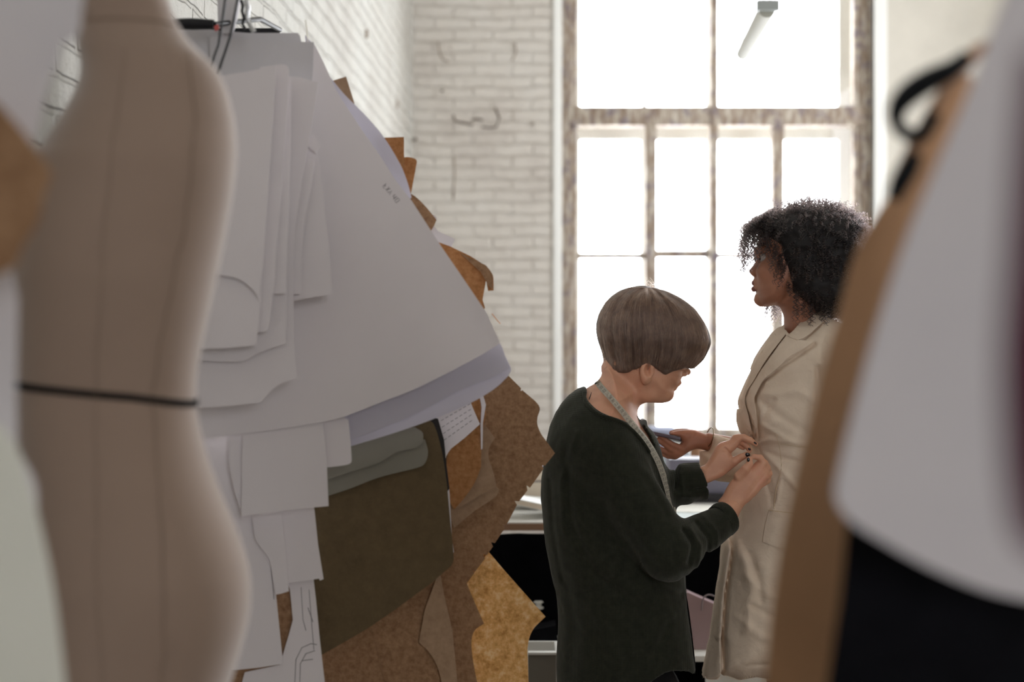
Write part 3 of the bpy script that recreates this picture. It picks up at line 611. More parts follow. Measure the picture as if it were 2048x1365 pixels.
# books lying on the table behind the brown pattern
M_PG = simple('page_block', srgb(225,214,198), .8, nscale=40, namt=.05, scale=(1, 1, 30)); M_CV = simple('book_cover', srgb(225,228,226), .6)
gb = 'books lying on the work table'
def book(label, cx, cy, z, w_, d_, h_, rz, tilt, cov):
    M = Matrix.Translation((cx, cy, z)) @ Matrix.Rotation(rz, 4, 'Z') @ Matrix.Rotation(tilt, 4, 'Y')
    o = empty('book', (cx, cy, z), label, 'book', gb)
    box('pages', -w_/2+.004, w_/2-.003, -d_/2+.003, d_/2-.003, .002, h_-.002, M_PG, o, 0, M)
    bm = bmesh.new(); box_bm(bm, -w_/2, w_/2, -d_/2, d_/2, 0, .0022, .0006, M); box_bm(bm, -w_/2, w_/2, -d_/2, d_/2, h_-.0022, h_, .0006, M); box_bm(bm, -w_/2, -w_/2+.003, -d_/2, d_/2, 0, h_, .0006, M)
    from_bm('cover', bm, cov, o)
book('pale open book sloping toward the dark sweater, lying on the table', .075, 4.60, TZ+.029, .24, .2, .02, .15, .22, M_CV)
book('thin white book under the sloping one', .12, 4.84, TZ+.009, .26, .2, .014, .05, .06, M_CV)
book('thick grey book further back on the table',   .10, 5.09, TZ+.001, .26, .2, .07, -.05, 0, simple('grey_cover', srgb(160,156,152), .6))
book('dull purple book resting on the thick grey one',   .10, 5.09, TZ+.072, .25, .19, .045, .1, 0, simple('plum_cover', srgb(118,102,112), .6))
# laptop-like dark case and papers right of the seamstress
q0 = P(1395, 0, 5.0).x
bx = empty('storage_case', (q0+.1, 5.05, TZ), 'blue-grey case with black base on the table between the two women', 'case')
box('body', q0-.10, q0+.32, 4.98, 5.12, TZ+.03, TZ+.15, simple('blue_grey_plastic', srgb(118,116,132), .5), bx); box('base', q0-.12, q0+.34, 4.96, 5.13, TZ, TZ+.03, simple('black_plastic', srgb(40,38,42), .5), bx)
for k, (x, y, s, c, lb) in enumerate([(1385, 4.62, .22, (205,215,215), 'pale paper sheet lying on the table by the dark cuff'), (1420, 4.75, .18, (235,235,228), 'white paper sheet on the table beside the blue-grey case')]):
    xx = P(x, 0, y).x; M = Matrix.Translation((xx, y, TZ+.001+k*.002)) @ Matrix.Rotation(.3-k*.5, 4, 'Z')
    tag(box('paper_sheet', -s, s, -.1, .1, 0, .001, simple('sheet_paper', srgb(*c), .7), None, 0, M), lb, 'paper')
# jars and bottles standing on the table back edge
M_JG = simple('frosted_glass', srgb(200,205,210), .2, .5, trans=.6); M_AMB = simple('amber_liquid', srgb(170,110,60), .3, .5, trans=.5)
for k, (x, D, r, h, m, lb) in enumerate([(1338, 5.25, .030, .17, M_JG, 'clear glass jar on the table just behind the far cuff'), (1357, 5.35, .020, .19, M_AMB, 'slim amber bottle beside the clear jar'), (1372, 5.30, .022, .16, M_JG, 'narrow frosted jar right of the amber bottle'), (1391, 5.45, .036, .20, simple('brown_box', srgb(150,115,90), .7), 'brown cardboard cylinder on the table behind the cuff')]):
    c = P(x, 0, D); j = empty('jar', (c.x, D, TZ), lb, 'jar', 'jars on the work table')
    lathe('body', [(r*.9, 0), (r, .006), (r, h*.8), (r*.75, h*.88), (r*.7, h*.93)], (c.x, D, TZ), m, j, 24); lathe('lid', [(r*.76, 0), (r*.76, h*.08), (r*.6, h*.09)], (c.x, D, TZ+h*.92), M_WHITEFR, j, 24)
c = P(1325, 868, 6.4)
tag(box('fabric_stack', c.x-.06, c.x+.06, 6.2, 6.5, .0, c.z+.03, simple('lilac_blue_cloth', srgb(150,156,178), .9), None, .01), 'blue-lilac stack of cloth standing by the far window sill', 'cloth stack')
# low white bench with boxes, and a paper bag, in front of the table
bn = empty('low_shelf', (.5, 4.3, 0), 'low white shelf standing on the floor before the black cloth', 'shelf')
LZ = P(0, 1305, 4.15).z
box('shelf_board', .02, 1.5, 4.10, 4.385, LZ-.018, LZ, M_WHITEFR, bn); 
box('front_panel', .56, 1.45, 4.115, 4.13, .02, LZ-.02, M_WHITEFR, bn)
for x in (.03, .75, 1.46): box('upright', x, x+.02, 4.11, 4.38, 0, LZ-.018, M_WHITEFR, bn)
a = P(1056, 1305, 3.95)
cb = empty('grey_box', (a.x, 3.95, 0), 'grey open box with white rim below the cork pattern', 'box')
zt = a.z; x1 = P(1114, 0, 3.95).x
box('front_panel', a.x, x1, 3.95, 3.965, 0, zt-.006, simple('grey_board', srgb(120,116,108), .8), cb); box('side_panel', x1-.004, x1+.008, 3.95, 4.10, 0, zt, M_WHITEFR, cb); box('rim', a.x, x1, 3.945, 3.97, zt-.008, zt, M_WHITEFR, cb); box('back_panel', a.x, x1, 4.09, 4.10, 0, zt, M_WHITEFR, cb)
D4 = 4.18
bag = empty('paper_bag', P(1405, 1300, D4), 'mauve paper bag with a looped handle behind the pale coat', 'bag')
from_bm('bag_body', sheet_bm([(1368,1190),(1376,1186),(1398,1196),(1436,1212),(1440,1290),(1424,1300),(1400,1300),(1385,1300),(1376,1300)], D4, th=.06, bend=.003), simple('mauve_paper', srgb(168,146,150), .8, trans=.1), bag)
tube('handle', [P(x, y, D4-.004) for x, y in catmull([(1404,1222),(1406,1200),(1414,1191),(1426,1192),(1436,1200),(1440,1225)], sub=4)], .0022, simple('paper_cord', srgb(150,140,145), .8), bag)
tag(from_bm('fabric_bundle', sheet_bm([(1060,1262),(1112,1252),(1118,1298),(1056,1298)], 4.24, th=.09, bend=.006), M_DARKCLOTH), 'crumpled dark cloth on the low shelf above the grey box', 'cloth')
lathe('spool', [(.012,0),(.016,.002),(.016,.006),(.009,.009),(.009,.018),(.016,.021),(.012,.025)], P(1077,1219,4.40), M_WHITEFR); tag(bpy.data.objects['spool'], 'small white spool poking out behind the cork pattern', 'spool')
# ---------------------------------------------------------------- volumes: shapes as distance fields, turned into smooth meshes
class Vol:
    def __init__(s, lo, hi, h):
        s.o = np.array(lo, float); s.h = h; n = [int(math.ceil((b-a)/h))+1 for a, b in zip(lo, hi)]
        s.x = (s.o[0]+h*np.arange(n[0])).astype(np.float32)[:, None, None]
        s.y = (s.o[1]+h*np.arange(n[1])).astype(np.float32)[None, :, None]
        s.z = (s.o[2]+h*np.arange(n[2])).astype(np.float32)[None, None, :]
        s.n = n
    @classmethod
    def px(cls, x0, y0, x1, y1, Dn, Df, h, D=None):
        D = D or (Dn+Df)/2; a, b = P(x0, y1, D), P(x1, y0, D); return cls((a.x, Dn, a.z), (b.x, Df, b.z), h)
    def seg2(s, a, b):
        px_, pz = s.x-a[0], s.z-a[1]; dx, dz = b[0]-a[0], b[1]-a[1]; L = dx*dx+dz*dz+1e-12
        t = np.clip((px_*dx+pz*dz)/L, 0, 1); return np.sqrt((px_-t*dx)**2+(pz-t*dz)**2)
    def poly(s, pts, D, sub=5):
        W_ = [(P(x, y, D).x, P(x, y, D).z) for x, y in outline(pts, sub)]; d = None
        ins = np.zeros((s.n[0], 1, s.n[2]), bool)
        for k in range(len(W_)):
            a, b = W_[k-1], W_[k]; q = s.seg2(a, b); d = q if d is None else np.minimum(d, q)
            if abs(a[1]-b[1]) > 1e-12:
                c = ((a[1] > s.z) != (b[1] > s.z)) & (s.x < (b[0]-a[0])*(s.z-a[1])/(b[1]-a[1])+a[0]); ins ^= c
        return np.where(ins, -d, d)
    def line(s, pts, D):
        q = [(P(x, y, D).x, P(x, y, D).z) for x, y in pts]; d = None
        for a, b in zip(q, q[1:]):
            e = s.seg2(a, b); d = e if d is None else np.minimum(d, e)
        return d
    def inflate(s, pts, D, T, R, Dc=None):
        d = s.poly(pts, D); u = np.clip(1+d/R, 0, None); yy = (s.y-(Dc if Dc is not None else D))/T
        return (np.sqrt(u*u+yy*yy)-1)*min(R, float(np.min(T)))
    def cone(s, a, b, r1, r2):
        d = Vector(b)-Vector(a); L = d.length_squared+1e-12
        px_, py, pz = s.x-a[0], s.y-a[1], s.z-a[2]
        t = np.clip((px_*d.x+py*d.y+pz*d.z)/L, 0, 1)
        return np.sqrt((px_-t*d.x)**2+(py-t*d.y)**2+(pz-t*d.z)**2)-(r1+(r2-r1)*t)
    def chain(s, pts, rs, k=.003):
        F = None
        for a, b, r1, r2 in zip(pts, pts[1:], rs, rs[1:]):
            c = s.cone(a, b, r1, r2); F = c if F is None else smin(F, c, k)
        return F
    def ell(s, c, r):
        q = np.sqrt(((s.x-c[0])/r[0])**2+((s.y-c[1])/r[1])**2+((s.z-c[2])/r[2])**2); return (q-1)*min(r)
def smin(a, b, k):
    h = np.clip(.5+.5*(b-a)/k, 0, 1); return b+(a-b)*h-k*h*(1-h)
def smax(a, b, k): return -smin(-a, -b, k)
def surfnets(F, v):
    nx, ny, nz = F.shape; S = F < 0
    cnt = np.zeros((nx-1, ny-1, nz-1), np.int8); cs = [(i, j, k) for i in (0, 1) for j in (0, 1) for k in (0, 1)]
    sl = lambda A, c: A[c[0]:nx-1+c[0], c[1]:ny-1+c[1], c[2]:nz-1+c[2]]
    for c in cs: cnt += sl(S, c)
    I = np.argwhere((cnt > 0) & (cnt < 8)); vals = [F[I[:, 0]+c[0], I[:, 1]+c[1], I[:, 2]+c[2]] for c in cs]
    acc = np.zeros((len(I), 3)); num = np.zeros(len(I))
    for a in range(8):
        for b in range(a+1, 8):
            if sum(abs(p-q) for p, q in zip(cs[a], cs[b])) != 1: continue
            va, vb = vals[a], vals[b]; m = (va < 0) != (vb < 0); t = np.where(m, va/np.where(m, va-vb, 1), 0)
            pos = np.array(cs[a])[None]+t[:, None]*(np.array(cs[b])-np.array(cs[a]))[None]; acc[m] += pos[m]; num[m] += 1
    V = v.o[None]+v.h*(I+acc/num[:, None]); idm = -np.ones(cnt.shape, np.int32); idm[I[:, 0], I[:, 1], I[:, 2]] = np.arange(len(I))
    Fs = []
    for ax in range(3):
        A = np.take(S, range(0, S.shape[ax]-1), ax); B = np.take(S, range(1, S.shape[ax]), ax); E = np.argwhere(A != B)
        o1, o2 = [(1, 2), (2, 0), (0, 1)][ax]
        ok = (E[:, o1] >= 1) & (E[:, o2] >= 1) & (E[:, o1] < F.shape[o1]-1) & (E[:, o2] < F.shape[o2]-1); E = E[ok]
        q = []
        for d1, d2 in ((-1, -1), (0, -1), (0, 0), (-1, 0)):
            G = E.copy(); G[:, o1] += d1; G[:, o2] += d2; q.append(idm[G[:, 0], G[:, 1], G[:, 2]])
        q = np.stack(q, 1); fl = ~S[E[:, 0], E[:, 1], E[:, 2]]; q[fl] = q[fl][:, ::-1]; Fs.append(q)
    return V, np.concatenate(Fs)
def front(F, v):
    """height field: depth of the nearest surface, and a look-up of it"""
    S = F < 0; anyc = S.any(1); j = S.argmax(1); jj = np.clip(j, 1, None); ii, kk = np.meshgrid(range(F.shape[0]), range(F.shape[2]), indexing='ij')
    a, b = F[ii, jj-1, kk], F[ii, jj, kk]; t = np.clip(a/np.where(abs(a-b) < 1e-9, 1, a-b), 0, 1)
    H = np.where(anyc, v.o[1]+v.h*(jj-1+t), np.nan)
    # grow outwards so that edges still find a depth
    for _ in range(30):
        m = np.isnan(H)
        if not m.any(): break
        st = []
        for dx, dz in ((1,0),(-1,0),(0,1),(0,-1)): st.append(np.roll(np.roll(H, dx, 0), dz, 1))
        with np.errstate(all='ignore'):
            import warnings; warnings.simplefilter('ignore'); mm = np.nanmean(np.stack(st), 0)
        H = np.where(m, mm, H)
    H = np.where(np.isnan(H), v.o[1]+v.h*F.shape[1]*.5, H)
    def hf(x, z):
        u = min(max((x-v.o[0])/v.h, 0), H.shape[0]-1.001); w_ = min(max((z-v.o[2])/v.h, 0), H.shape[1]-1.001); i, k = int(u), int(w_); a_, b_ = u-i, w_-k
        return float((H[i,k]*(1-a_)+H[i+1,k]*a_)*(1-b_)+(H[i,k+1]*(1-a_)+H[i+1,k+1]*a_)*b_)
    return hf
def on(hf, x, y, D, off=0.0):
    for _ in range(3):
        p = P(x, y, D); D = hf(p.x, p.z)-off
    return P(x, y, D)
def drape(name, pts, D, hf, off, th, mat, parent, cell=.008, flat=None):
    from mathutils.geometry import delaunay_2d_cdt
    ol = outline(pts, 5); n0 = len(ol); s_ = cell/D*FPX; v2 = [Vector(p) for p in ol]
    xs = [p[0] for p in ol]; ys_ = [p[1] for p in ol]
    for i in range(1, int((max(xs)-min(xs))/s_)+1):
        for j in range(1, int((max(ys_)-min(ys_))/s_)+1): v2.append(Vector((min(xs)+i*s_, min(ys_)+(j+.5*(i % 2))*s_)))
    vo, _, fo_, _, _, _ = delaunay_2d_cdt(v2, [(k, (k+1) % n0) for k in range(n0)], [], 1, 1e-6)
    bm = bmesh.new(); top_ = [bm.verts.new(on(hf, p.x, p.y, D, off)) for p in vo]
    fs = [bm.faces.new([top_[k] for k in f]) for f in fo_]; bm.normal_update()
    if sum(f.normal.y for f in fs) > 0: bmesh.ops.reverse_faces(bm, faces=fs)
    ret = bmesh.ops.extrude_face_region(bm, geom=bm.faces[:])
    new = {e for e in ret['geom'] if isinstance(e, bmesh.types.BMVert)}
    for v in new: v.co.y -= th
    bmesh.ops.delete(bm, geom=[v for v in bm.verts if not v.link_faces], context='VERTS')
    bmesh.ops.recalc_face_normals(bm, faces=bm.faces); return from_bm(name, bm, mat, parent)
def vnoise(v, scale, seed, amp, stretch=(1, 1, 1)):
    r = np.random.default_rng(seed); L = r.random((24, 24, 24)).astype(np.float32)*2-1
    g = []
    for a, st in zip((v.x, v.y, v.z), stretch):
        q = (a-float(a.min()))/(scale*st)+.37; i = np.floor(q).astype(int); f = q-i; g.append((i, f*f*(3-2*f)))
    out = 0
    for dx in (0, 1):
        for dy in (0, 1):
            for dz in (0, 1):
                wgt = (g[0][1] if dx else 1-g[0][1])*(g[1][1] if dy else 1-g[1][1])*(g[2][1] if dz else 1-g[2][1])
                out = out+wgt*L[(g[0][0]+dx) % 24, (g[1][0]+dy) % 24, (g[2][0]+dz) % 24]
    return amp*out
def creases(v, F, D, lst):
    for pts, amp, wd in lst:
        d = v.line(pts, D); F = F-amp*np.exp(-(d/wd)**2)
    return F
def join_VF(lst):
    V, F, o = [], [], 0
    for a, b in lst: V.append(a); F.append(b+o); o += len(a)
    return np.concatenate(V), np.concatenate(F)
def hair_curves(name, strands, mat, parent, r0=.0004, r1=.00015):
    hc = bpy.data.hair_curves.new(name); sizes = [len(s) for s in strands]; hc.add_curves(sizes)
    pos = np.concatenate([np.asarray(s, np.float32) for s in strands]); hc.attributes['position'].data.foreach_set('vector', pos.ravel()) if 'position' in hc.attributes else hc.position_data.foreach_set('vector', pos.ravel())
    ra = hc.attributes.get('radius') or hc.attributes.new('radius', 'FLOAT', 'POINT')
    ra.data.foreach_set('value', np.concatenate([np.linspace(r0, r1, n) for n in sizes]).astype(np.float32))
    return link(name, hc, mat, parent)

def mat_skin(name, c, c2, red):
    T = NT(name); v = coords(T); n1 = T.n('ShaderNodeTexNoise', i_Vector=v, i_Scale=18.0, i_Detail=5.0); n2 = T.n('ShaderNodeTexNoise', i_Vector=v, i_Scale=600.0, i_Detail=3.0)
    col = ramp(T, n1.outputs[0], [(.35, c2), (.55, c), (.75, red)])
    b = T.n('ShaderNodeBsdfPrincipled', i_Roughness=.5, i_Base_Color=col); b.inputs['Subsurface Weight'].default_value = .15; b.inputs['Subsurface Radius'].default_value = (.012, .005, .003); b.inputs['Subsurface Scale'].default_value = 1.0
    b.inputs['Specular IOR Level'].default_value = .35
    bp = T.n('ShaderNodeBump', i_Strength=.12, i_Distance=.001, i_Height=n2.outputs[0]); T.l(bp.outputs[0], b.inputs['Normal']); T.l(b.outputs[0], T.out.inputs[0]); return T.m
def mat_hair(name, c1, c2, c3, rough=.42, curves=True, fiber=False):
    T = NT(name)
    if curves:
        hi = T.n('ShaderNodeHairInfo'); f = hi.outputs['Random']
    else:
        f = T.n('ShaderNodeTexNoise', i_Vector=coords(T, (1, 1, .2)), i_Scale=120.0, i_Detail=5.0).outputs[0]
    if curves:
        nn_ = T.n('ShaderNodeTexNoise', i_Vector=coords(T), i_Scale=45.0, i_Detail=3.0); ms = T.n('ShaderNodeMath', operation='MULTIPLY_ADD'); T.l(nn_.outputs[0], ms.inputs[0]); ms.inputs[1].default_value = 1.2; ms.inputs[2].default_value = -.6
        ma = T.n('ShaderNodeMath', operation='ADD', use_clamp=True); T.l(ms.outputs[0], ma.inputs[0]); T.l(f, ma.inputs[1]); f = ma.outputs[0]
    col = ramp(T, f, [(0., c1), (.5, c2), (1., c3)])
    if fiber:
        hb = T.n('ShaderNodeBsdfHairPrincipled'); hb.parametrization = 'COLOR'; T.l(col, hb.inputs['Color']); hb.inputs['Roughness'].default_value = rough; hb.inputs['Radial Roughness'].default_value = .5
        T.l(hb.outputs[0], T.out.inputs[0]); return T.m
    b = T.n('ShaderNodeBsdfPrincipled', i_Roughness=rough, i_Base_Color=col); b.inputs['Specular IOR Level'].default_value = .5
    s = b.outputs[0]
    if curves:
        tr = T.n('ShaderNodeBsdfTranslucent', i_Color=col); mx = T.n('ShaderNodeMixShader', i_Fac=.25); T.l(s, mx.inputs[1]); T.l(tr.outputs[0], mx.inputs[2]); s = mx.outputs[0]
    T.l(s, T.out.inputs[0]); return T.m
M_SKIN = mat_skin('fair_skin', srgb(212, 160, 132), srgb(200, 148, 122), srgb(214, 150, 128))
M_SKIN2 = mat_skin('brown_skin', srgb(166, 116, 92), srgb(154, 106, 84), srgb(172, 116, 94))
M_SKIN3 = M_SKIN2
M_HAIR = mat_hair('ash_brown_hair', srgb(66, 47, 38), srgb(96, 72, 60), srgb(142, 116, 98), .3, True, True); M_HAIRB = mat_hair('ash_brown_hair_mass', srgb(70, 54, 46), srgb(92, 73, 63), srgb(112, 92, 80), .55, False)
M_CURL = mat_hair('black_curls', srgb(12, 9, 9), srgb(19, 14, 14), srgb(38, 29, 27), .4, True, True); M_CURLB = mat_hair('black_curl_mass', srgb(16, 14, 16), srgb(22, 19, 20), srgb(30, 26, 26), .7, False)
def mat_knit(name, c, c2):
    T = NT(name); v = coords(T); wv = T.n('ShaderNodeTexWave', i_Vector=v, i_Scale=110.0, bands_direction='X', i_Distortion=.6, i_Detail=1.0); wz_ = T.n('ShaderNodeTexWave', i_Vector=v, i_Scale=150.0, bands_direction='Z', i_Distortion=.6)
    n1 = T.n('ShaderNodeTexNoise', i_Vector=v, i_Scale=60.0, i_Detail=6.0, i_Roughness=.7); ad = T.n('ShaderNodeMath', operation='ADD'); T.l(wv.outputs['Fac'], ad.inputs[0]); T.l(wz_.outputs['Fac'], ad.inputs[1])
    col = ramp(T, n1.outputs[0], [(.3, c2), (.7, c)]); b = T.n('ShaderNodeBsdfPrincipled', i_Roughness=.95, i_Base_Color=col); b.inputs['Specular IOR Level'].default_value = .1; b.inputs['Sheen Weight'].default_value = .25; b.inputs['Sheen Roughness'].default_value = .35
    b.inputs['Sheen Tint'].default_value = (.75, .75, .68, 1)
    bp = T.n('ShaderNodeBump', i_Strength=.5, i_Distance=.0015, i_Height=ad.outputs[0]); T.l(bp.outputs[0], b.inputs['Normal']); T.l(b.outputs[0], T.out.inputs[0]); return T.m
def mat_calico():
    T = NT('cream_calico'); v = coords(T); n1 = T.n('ShaderNodeTexNoise', i_Vector=v, i_Scale=14.0, i_Detail=8.0, i_Roughness=.6)
    n2 = T.n('ShaderNodeTexNoise', i_Vector=v, i_Scale=26.0, i_Detail=4.0, i_Roughness=.55, i_Distortion=1.2); n3 = T.n('ShaderNodeTexNoise', i_Vector=v, i_Scale=700.0, i_Detail=2.0)
    col = ramp(T, n1.outputs[0], [(.3, srgb(222, 204, 184)), (.7, srgb(234, 217, 198))]); b = T.n('ShaderNodeBsdfPrincipled', i_Roughness=.9, i_Base_Color=col); b.inputs['Specular IOR Level'].default_value = .1
    b1 = T.n('ShaderNodeBump', i_Strength=.5, i_Distance=.006, i_Height=n2.outputs[0]); b2 = T.n('ShaderNodeBump', i_Strength=.3, i_Distance=.0006, i_Height=n3.outputs[0]); T.l(b1.outputs[0], b2.inputs['Normal']); T.l(b2.outputs[0], b.inputs['Normal'])
    tr = T.n('ShaderNodeBsdfTranslucent', i_Color=col); mx = T.n('ShaderNodeMixShader', i_Fac=.1); T.l(b.outputs[0], mx.inputs[1]); T.l(tr.outputs[0], mx.inputs[2]); T.l(mx.outputs[0], T.out.inputs[0]); return T.m
M_SWEAT = mat_knit('dark_green_knit', srgb(50, 52, 43), srgb(38, 40, 33))
M_COAT = mat_calico()
M_NAIL = simple('black_nail_polish', srgb(18, 16, 22), .15, .6); M_LIP = simple('lips', srgb(128, 80, 74), .4)
M_SHIRT = mat_cloth('grey_shirt_cloth', srgb(120, 122, 118), srgb(90, 92, 90), 1500, .3, .2, 40)
M_TROU = simple('black_trousers', srgb(20, 19, 20), .9, nscale=30, namt=.2)

# ---------------------------------------------------------------- hands
def z2(x, y): return (1280+x/5.25, 820+y/5.25)       # coordinates measured on an enlargement of the hands
def z3(x, y): return (1290+x/6.2, 840+y/6.2)
def zp(f, x, y, D): return P(*f(x, y), D)
def hand(palm, f, D, T, R, fingers, cut, h=.0014, k=.006, wrist=None, dn=.05, df=.05, ridges=()):
    pts = [f(*p[:2])+tuple(p[2:]) for p in palm]; xs = [p[0] for p in pts]; ys_ = [p[1] for p in pts]
    for ch, rs in fingers:
        for q in ch: xs.append(f(q[0], q[1])[0]); ys_.append(f(q[0], q[1])[1])
    v = Vol.px(min(xs)-14, min(ys_)-14, max(xs)+14, max(ys_)+14, D-dn, D+df, h, D)
    F = v.inflate(pts, D, T, R)
    if wrist: F = smin(F, v.cone(*wrist), .008)
    for ch, rs in fingers:
        C = v.chain([zp(f, q[0], q[1], D+q[2]) for q in ch], rs, .002); F = smin(F, C, k)
    for pt, amp, wd in ridges:
        F = F-amp*np.exp(-(v.line([f(*q) for q in pt], D)/wd)**2)
    return surfnets(F, v), front(F, v)
mm = .001
# far hand of the seamstress, holding the pin from above
H1D = 3.415
H1, hf1 = hand([(630,628),(640,600,1),(690,572,1),(750,480,1),(800,385,1),(850,345,1),(920,322,1),(970,298,1),(1020,262,1),(1060,262,1),(1085,300,1),(1045,355,1),(1015,400,1),(985,430,1),(960,470,1),(1000,520,1),(1010,575,1),(960,622,1),(880,690,1),(780,742,1),(690,776,1),(640,785)], z2, H1D, .0165, .014,
  [([(1000,300,-.002),(1090,292,-.012),(1160,322,-.014),(1215,362,-.012)], [9*mm,8.2*mm,7.2*mm,5.6*mm]),
   ([(990,330,.010),(1070,335,.014),(1120,380,.012),(1150,425,.004)], [9*mm,8*mm,7*mm,6*mm]),
   ([(960,350,.020),(1040,370,.026),(1080,395,.024)], [8*mm,7.5*mm,6.5*mm]),
   ([(900,590,-.004),(985,545,-.012),(1060,500,-.014),(1128,470,-.012)], [12*mm,10.5*mm,8.5*mm,7*mm])], None,
  ridges=[([(880,400),(940,455)], -.0022, .003), ([(860,440),(980,450)], -.001, .003), ([(700,620),(800,480)], .0008, .004)])
# near hand of the seamstress, coming up from below
H2D = 3.365
H2, hf2 = hand([(820,960),(870,900,1),(905,830,1),(950,760,1),(1020,690,1),(1080,640,1),(1140,600,1),(1190,570,1),(1240,530,1),(1290,525,1),(1325,560,1),(1345,620,1),(1358,680,1),(1335,745,1),(1300,800,1),(1262,848,1),(1215,905,1),(1150,960,1),(1092,1010,1),(1060,1060,1),(1030,1130),(900,1130)], z2, H2D, .0185, .018,
  [([(1040,700,-.010),(1110,620,-.018),(1150,570,-.020),(1150,520,-.018)], [12*mm,10*mm,8*mm,6.8*mm]),
   ([(1230,620,-.004),(1300,560,-.010),(1262,505,-.012),(1195,492,-.012)], [10*mm,8.6*mm,7.4*mm,6*mm]),
   ([(1270,680,.000),(1335,610,-.004),(1310,560,-.002),(1270,530,.004)], [10*mm,8.6*mm,7.4*mm,6*mm]),
   ([(1270,740,.004),(1352,670,.004),(1340,620,.008)], [9.5*mm,8.4*mm,7.4*mm]),
   ([(1240,800,.010),(1335,745,.012),(1350,690,.014)], [9*mm,8*mm,7*mm])], None, dn=.06,
  ridges=[([(1120,900),(1290,680)], -.0012, .004), ([(1180,920),(1320,740)], -.0014, .004), ([(1090,850),(1240,650)], .001, .004), ([(1290,640),(1340,700)], -.001, .003)])
# far hand of the model, palm up under a phone
H3D = 3.60
H3, hf3 = hand([(830,215),(790,190,1),(740,172,1),(680,150,1),(610,128,1),(540,122,1),(470,124,1),(390,134,1),(320,158,1),(330,200,1),(430,240,1),(448,270,1),(430,300,1),(380,318,1),(330,330,1),(300,380,1),(300,440,1),(340,478,1),(400,478,1),(460,455,1),(540,402,1),(620,368,1),(690,368,1),(790,396)], z3, H3D, .017, .017,
  [([(430,350,-.012),(340,310,-.016),(255,250,-.016),(180,195,-.014)], [9*mm,7.6*mm,6.4*mm,5.2*mm]),
   ([(400,400,-.006),(320,365,-.012),(235,300,-.012),(150,250,-.010)], [9*mm,7.6*mm,6.4*mm,5.2*mm]),
   ([(380,430,.000),(290,410,-.004),(205,372,-.004),(130,325,-.002)], [9*mm,7.6*mm,6.4*mm,5.2*mm]),
   ([(370,450,.008),(290,450,.006),(215,425,.006),(165,395,.008)], [9*mm,7*mm,6*mm,5*mm]),
   ([(620,180,.010),(500,150,.016),(400,150,.018),(330,165,.016)], [11*mm,9.5*mm,8*mm,6.4*mm])], None, dn=.05,
  ridges=[([(460,330),(520,260),(600,170)], -.0014, .004)])

# ---------------------------------------------------------------- the seamstress
S = 3.42
sea = empty('person', (P(1250, 0, S).x, S, 0), 'person with short brown bowl-cut hair in a dark green sweater, head bent, pinning the coat', 'person')
def z4(x, y): return (1160+x/4.55, 550+y/4.55)
TORSO = [z4(235,800)+(1,), (1206,752,1), (1196,765,1), (1176,774,1), (1152,784,1), (1130,803,1), (1112,838,1), (1097,885,1), (1089,935,1), (1086,1000,1), (1093,1080,1), (1104,1145,1), (1116,1190,1), (1120,1245,1), (1117,1310,1), (1118,1420), (1386,1420), (1387,1340,1), (1380,1280,1), (1371,1220,1), (1366,1160,1), (1362,1100,1), (1350,1045,1), (1338,985,1), (1326,935,1), (1314,890,1), (1304,868,1), (1294,856,1), (1283,842,1), (1274,815,1), (1272,780)]
SLEEVE = lambda v, e=0.0: smin(v.cone(P(1205,905,3.30), P(1338,1106,3.235), .072+e, .058+e), v.cone(P(1338,1106,3.235), P(1440,1046,3.325), .056+e, .0375+e), .03)
def sea_torso(v, e=0.0):
    F = v.inflate(TORSO, S, .158, .125)
    F = smin(F, v.ell(P(1190,885,3.36), (.085,.11,.075)), .05)
    return F-e
NECKLINE = [(1100,600),(1171,690),(1172,776,1),(1171,792,1),(1180,808,1),(1198,823,1),(1216,829,1),(1242,838,1),(1262,852,1),(1277,867,1),(1290,884),(1300,900),(1306,890),(1296,868),(1286,850),(1400,780),(1400,600)]
HEM = [(1400,1300),(1387,1342),(1370,1331,1),(1345,1322,1),(1315,1323,1),(1288,1340,1),(1266,1366),(1240,1400,1),(1190,1430,1),(1100,1440),(1050,1600),(1500,1600)]
# sweater
v = Vol.px(1070, 740, 1500, 1440, 3.12, 3.66, .0042, 3.38)
T0 = sea_torso(v, .004)
folds = [([(1150,860),(1120,960),(1125,1060)], .004, .006), ([(1130,900),(1140,1040),(1180,1130),(1240,1180)], -.006, .009), ([(1170,1000),(1230,1090),(1310,1160),(1360,1190)], -.006, .010), ([(1200,1110),(1260,1170),(1340,1220)], .005, .010),
         ([(1130,1150),(1150,1250),(1140,1340)], -.005, .012), ([(1180,1200),(1230,1300),(1240,1400)], .004, .014), ([(1230,1140),(1160,1180)], -.004, .008), ([(1330,1240),(1300,1300)], -.004, .010), ([(1100,960),(1106,1060),(1125,1160)], -.004, .006)]
T0 = creases(v, T0, 3.35, folds); A = SLEEVE(v, .002)
A = creases(v, A, 3.24, [([(1362,1058),(1380,1085),(1372,1120)], -.009, .006), ([(1378,1055),(1398,1090),(1392,1130)], .006, .006), ([(1395,1050),(1418,1080),(1415,1120)], -.008, .006), ([(1345,1065),(1340,1110),(1370,1160)], -.004, .008), ([(1290,960),(1330,1030)], -.004, .010), ([(1250,980),(1290,1070)], -.003, .012), ([(1412,1038),(1436,1068),(1438,1098)], .004, .005), ([(1300,1120),(1260,1060)], -.004, .010), ([(1220,960),(1230,1040)], .003, .010)])
# cut the cuff square to the forearm
dirw = (P(1440,1046,3.325)-P(1338,1106,3.235)).normalized(); cp = P(1450,1036,3.325)
cut = (v.x-cp.x)*dirw.x+(v.y-cp.y)*dirw.y+(v.z-cp.z)*dirw.z
A = smax(A, cut, .004)
G = smin(T0, A, .022)
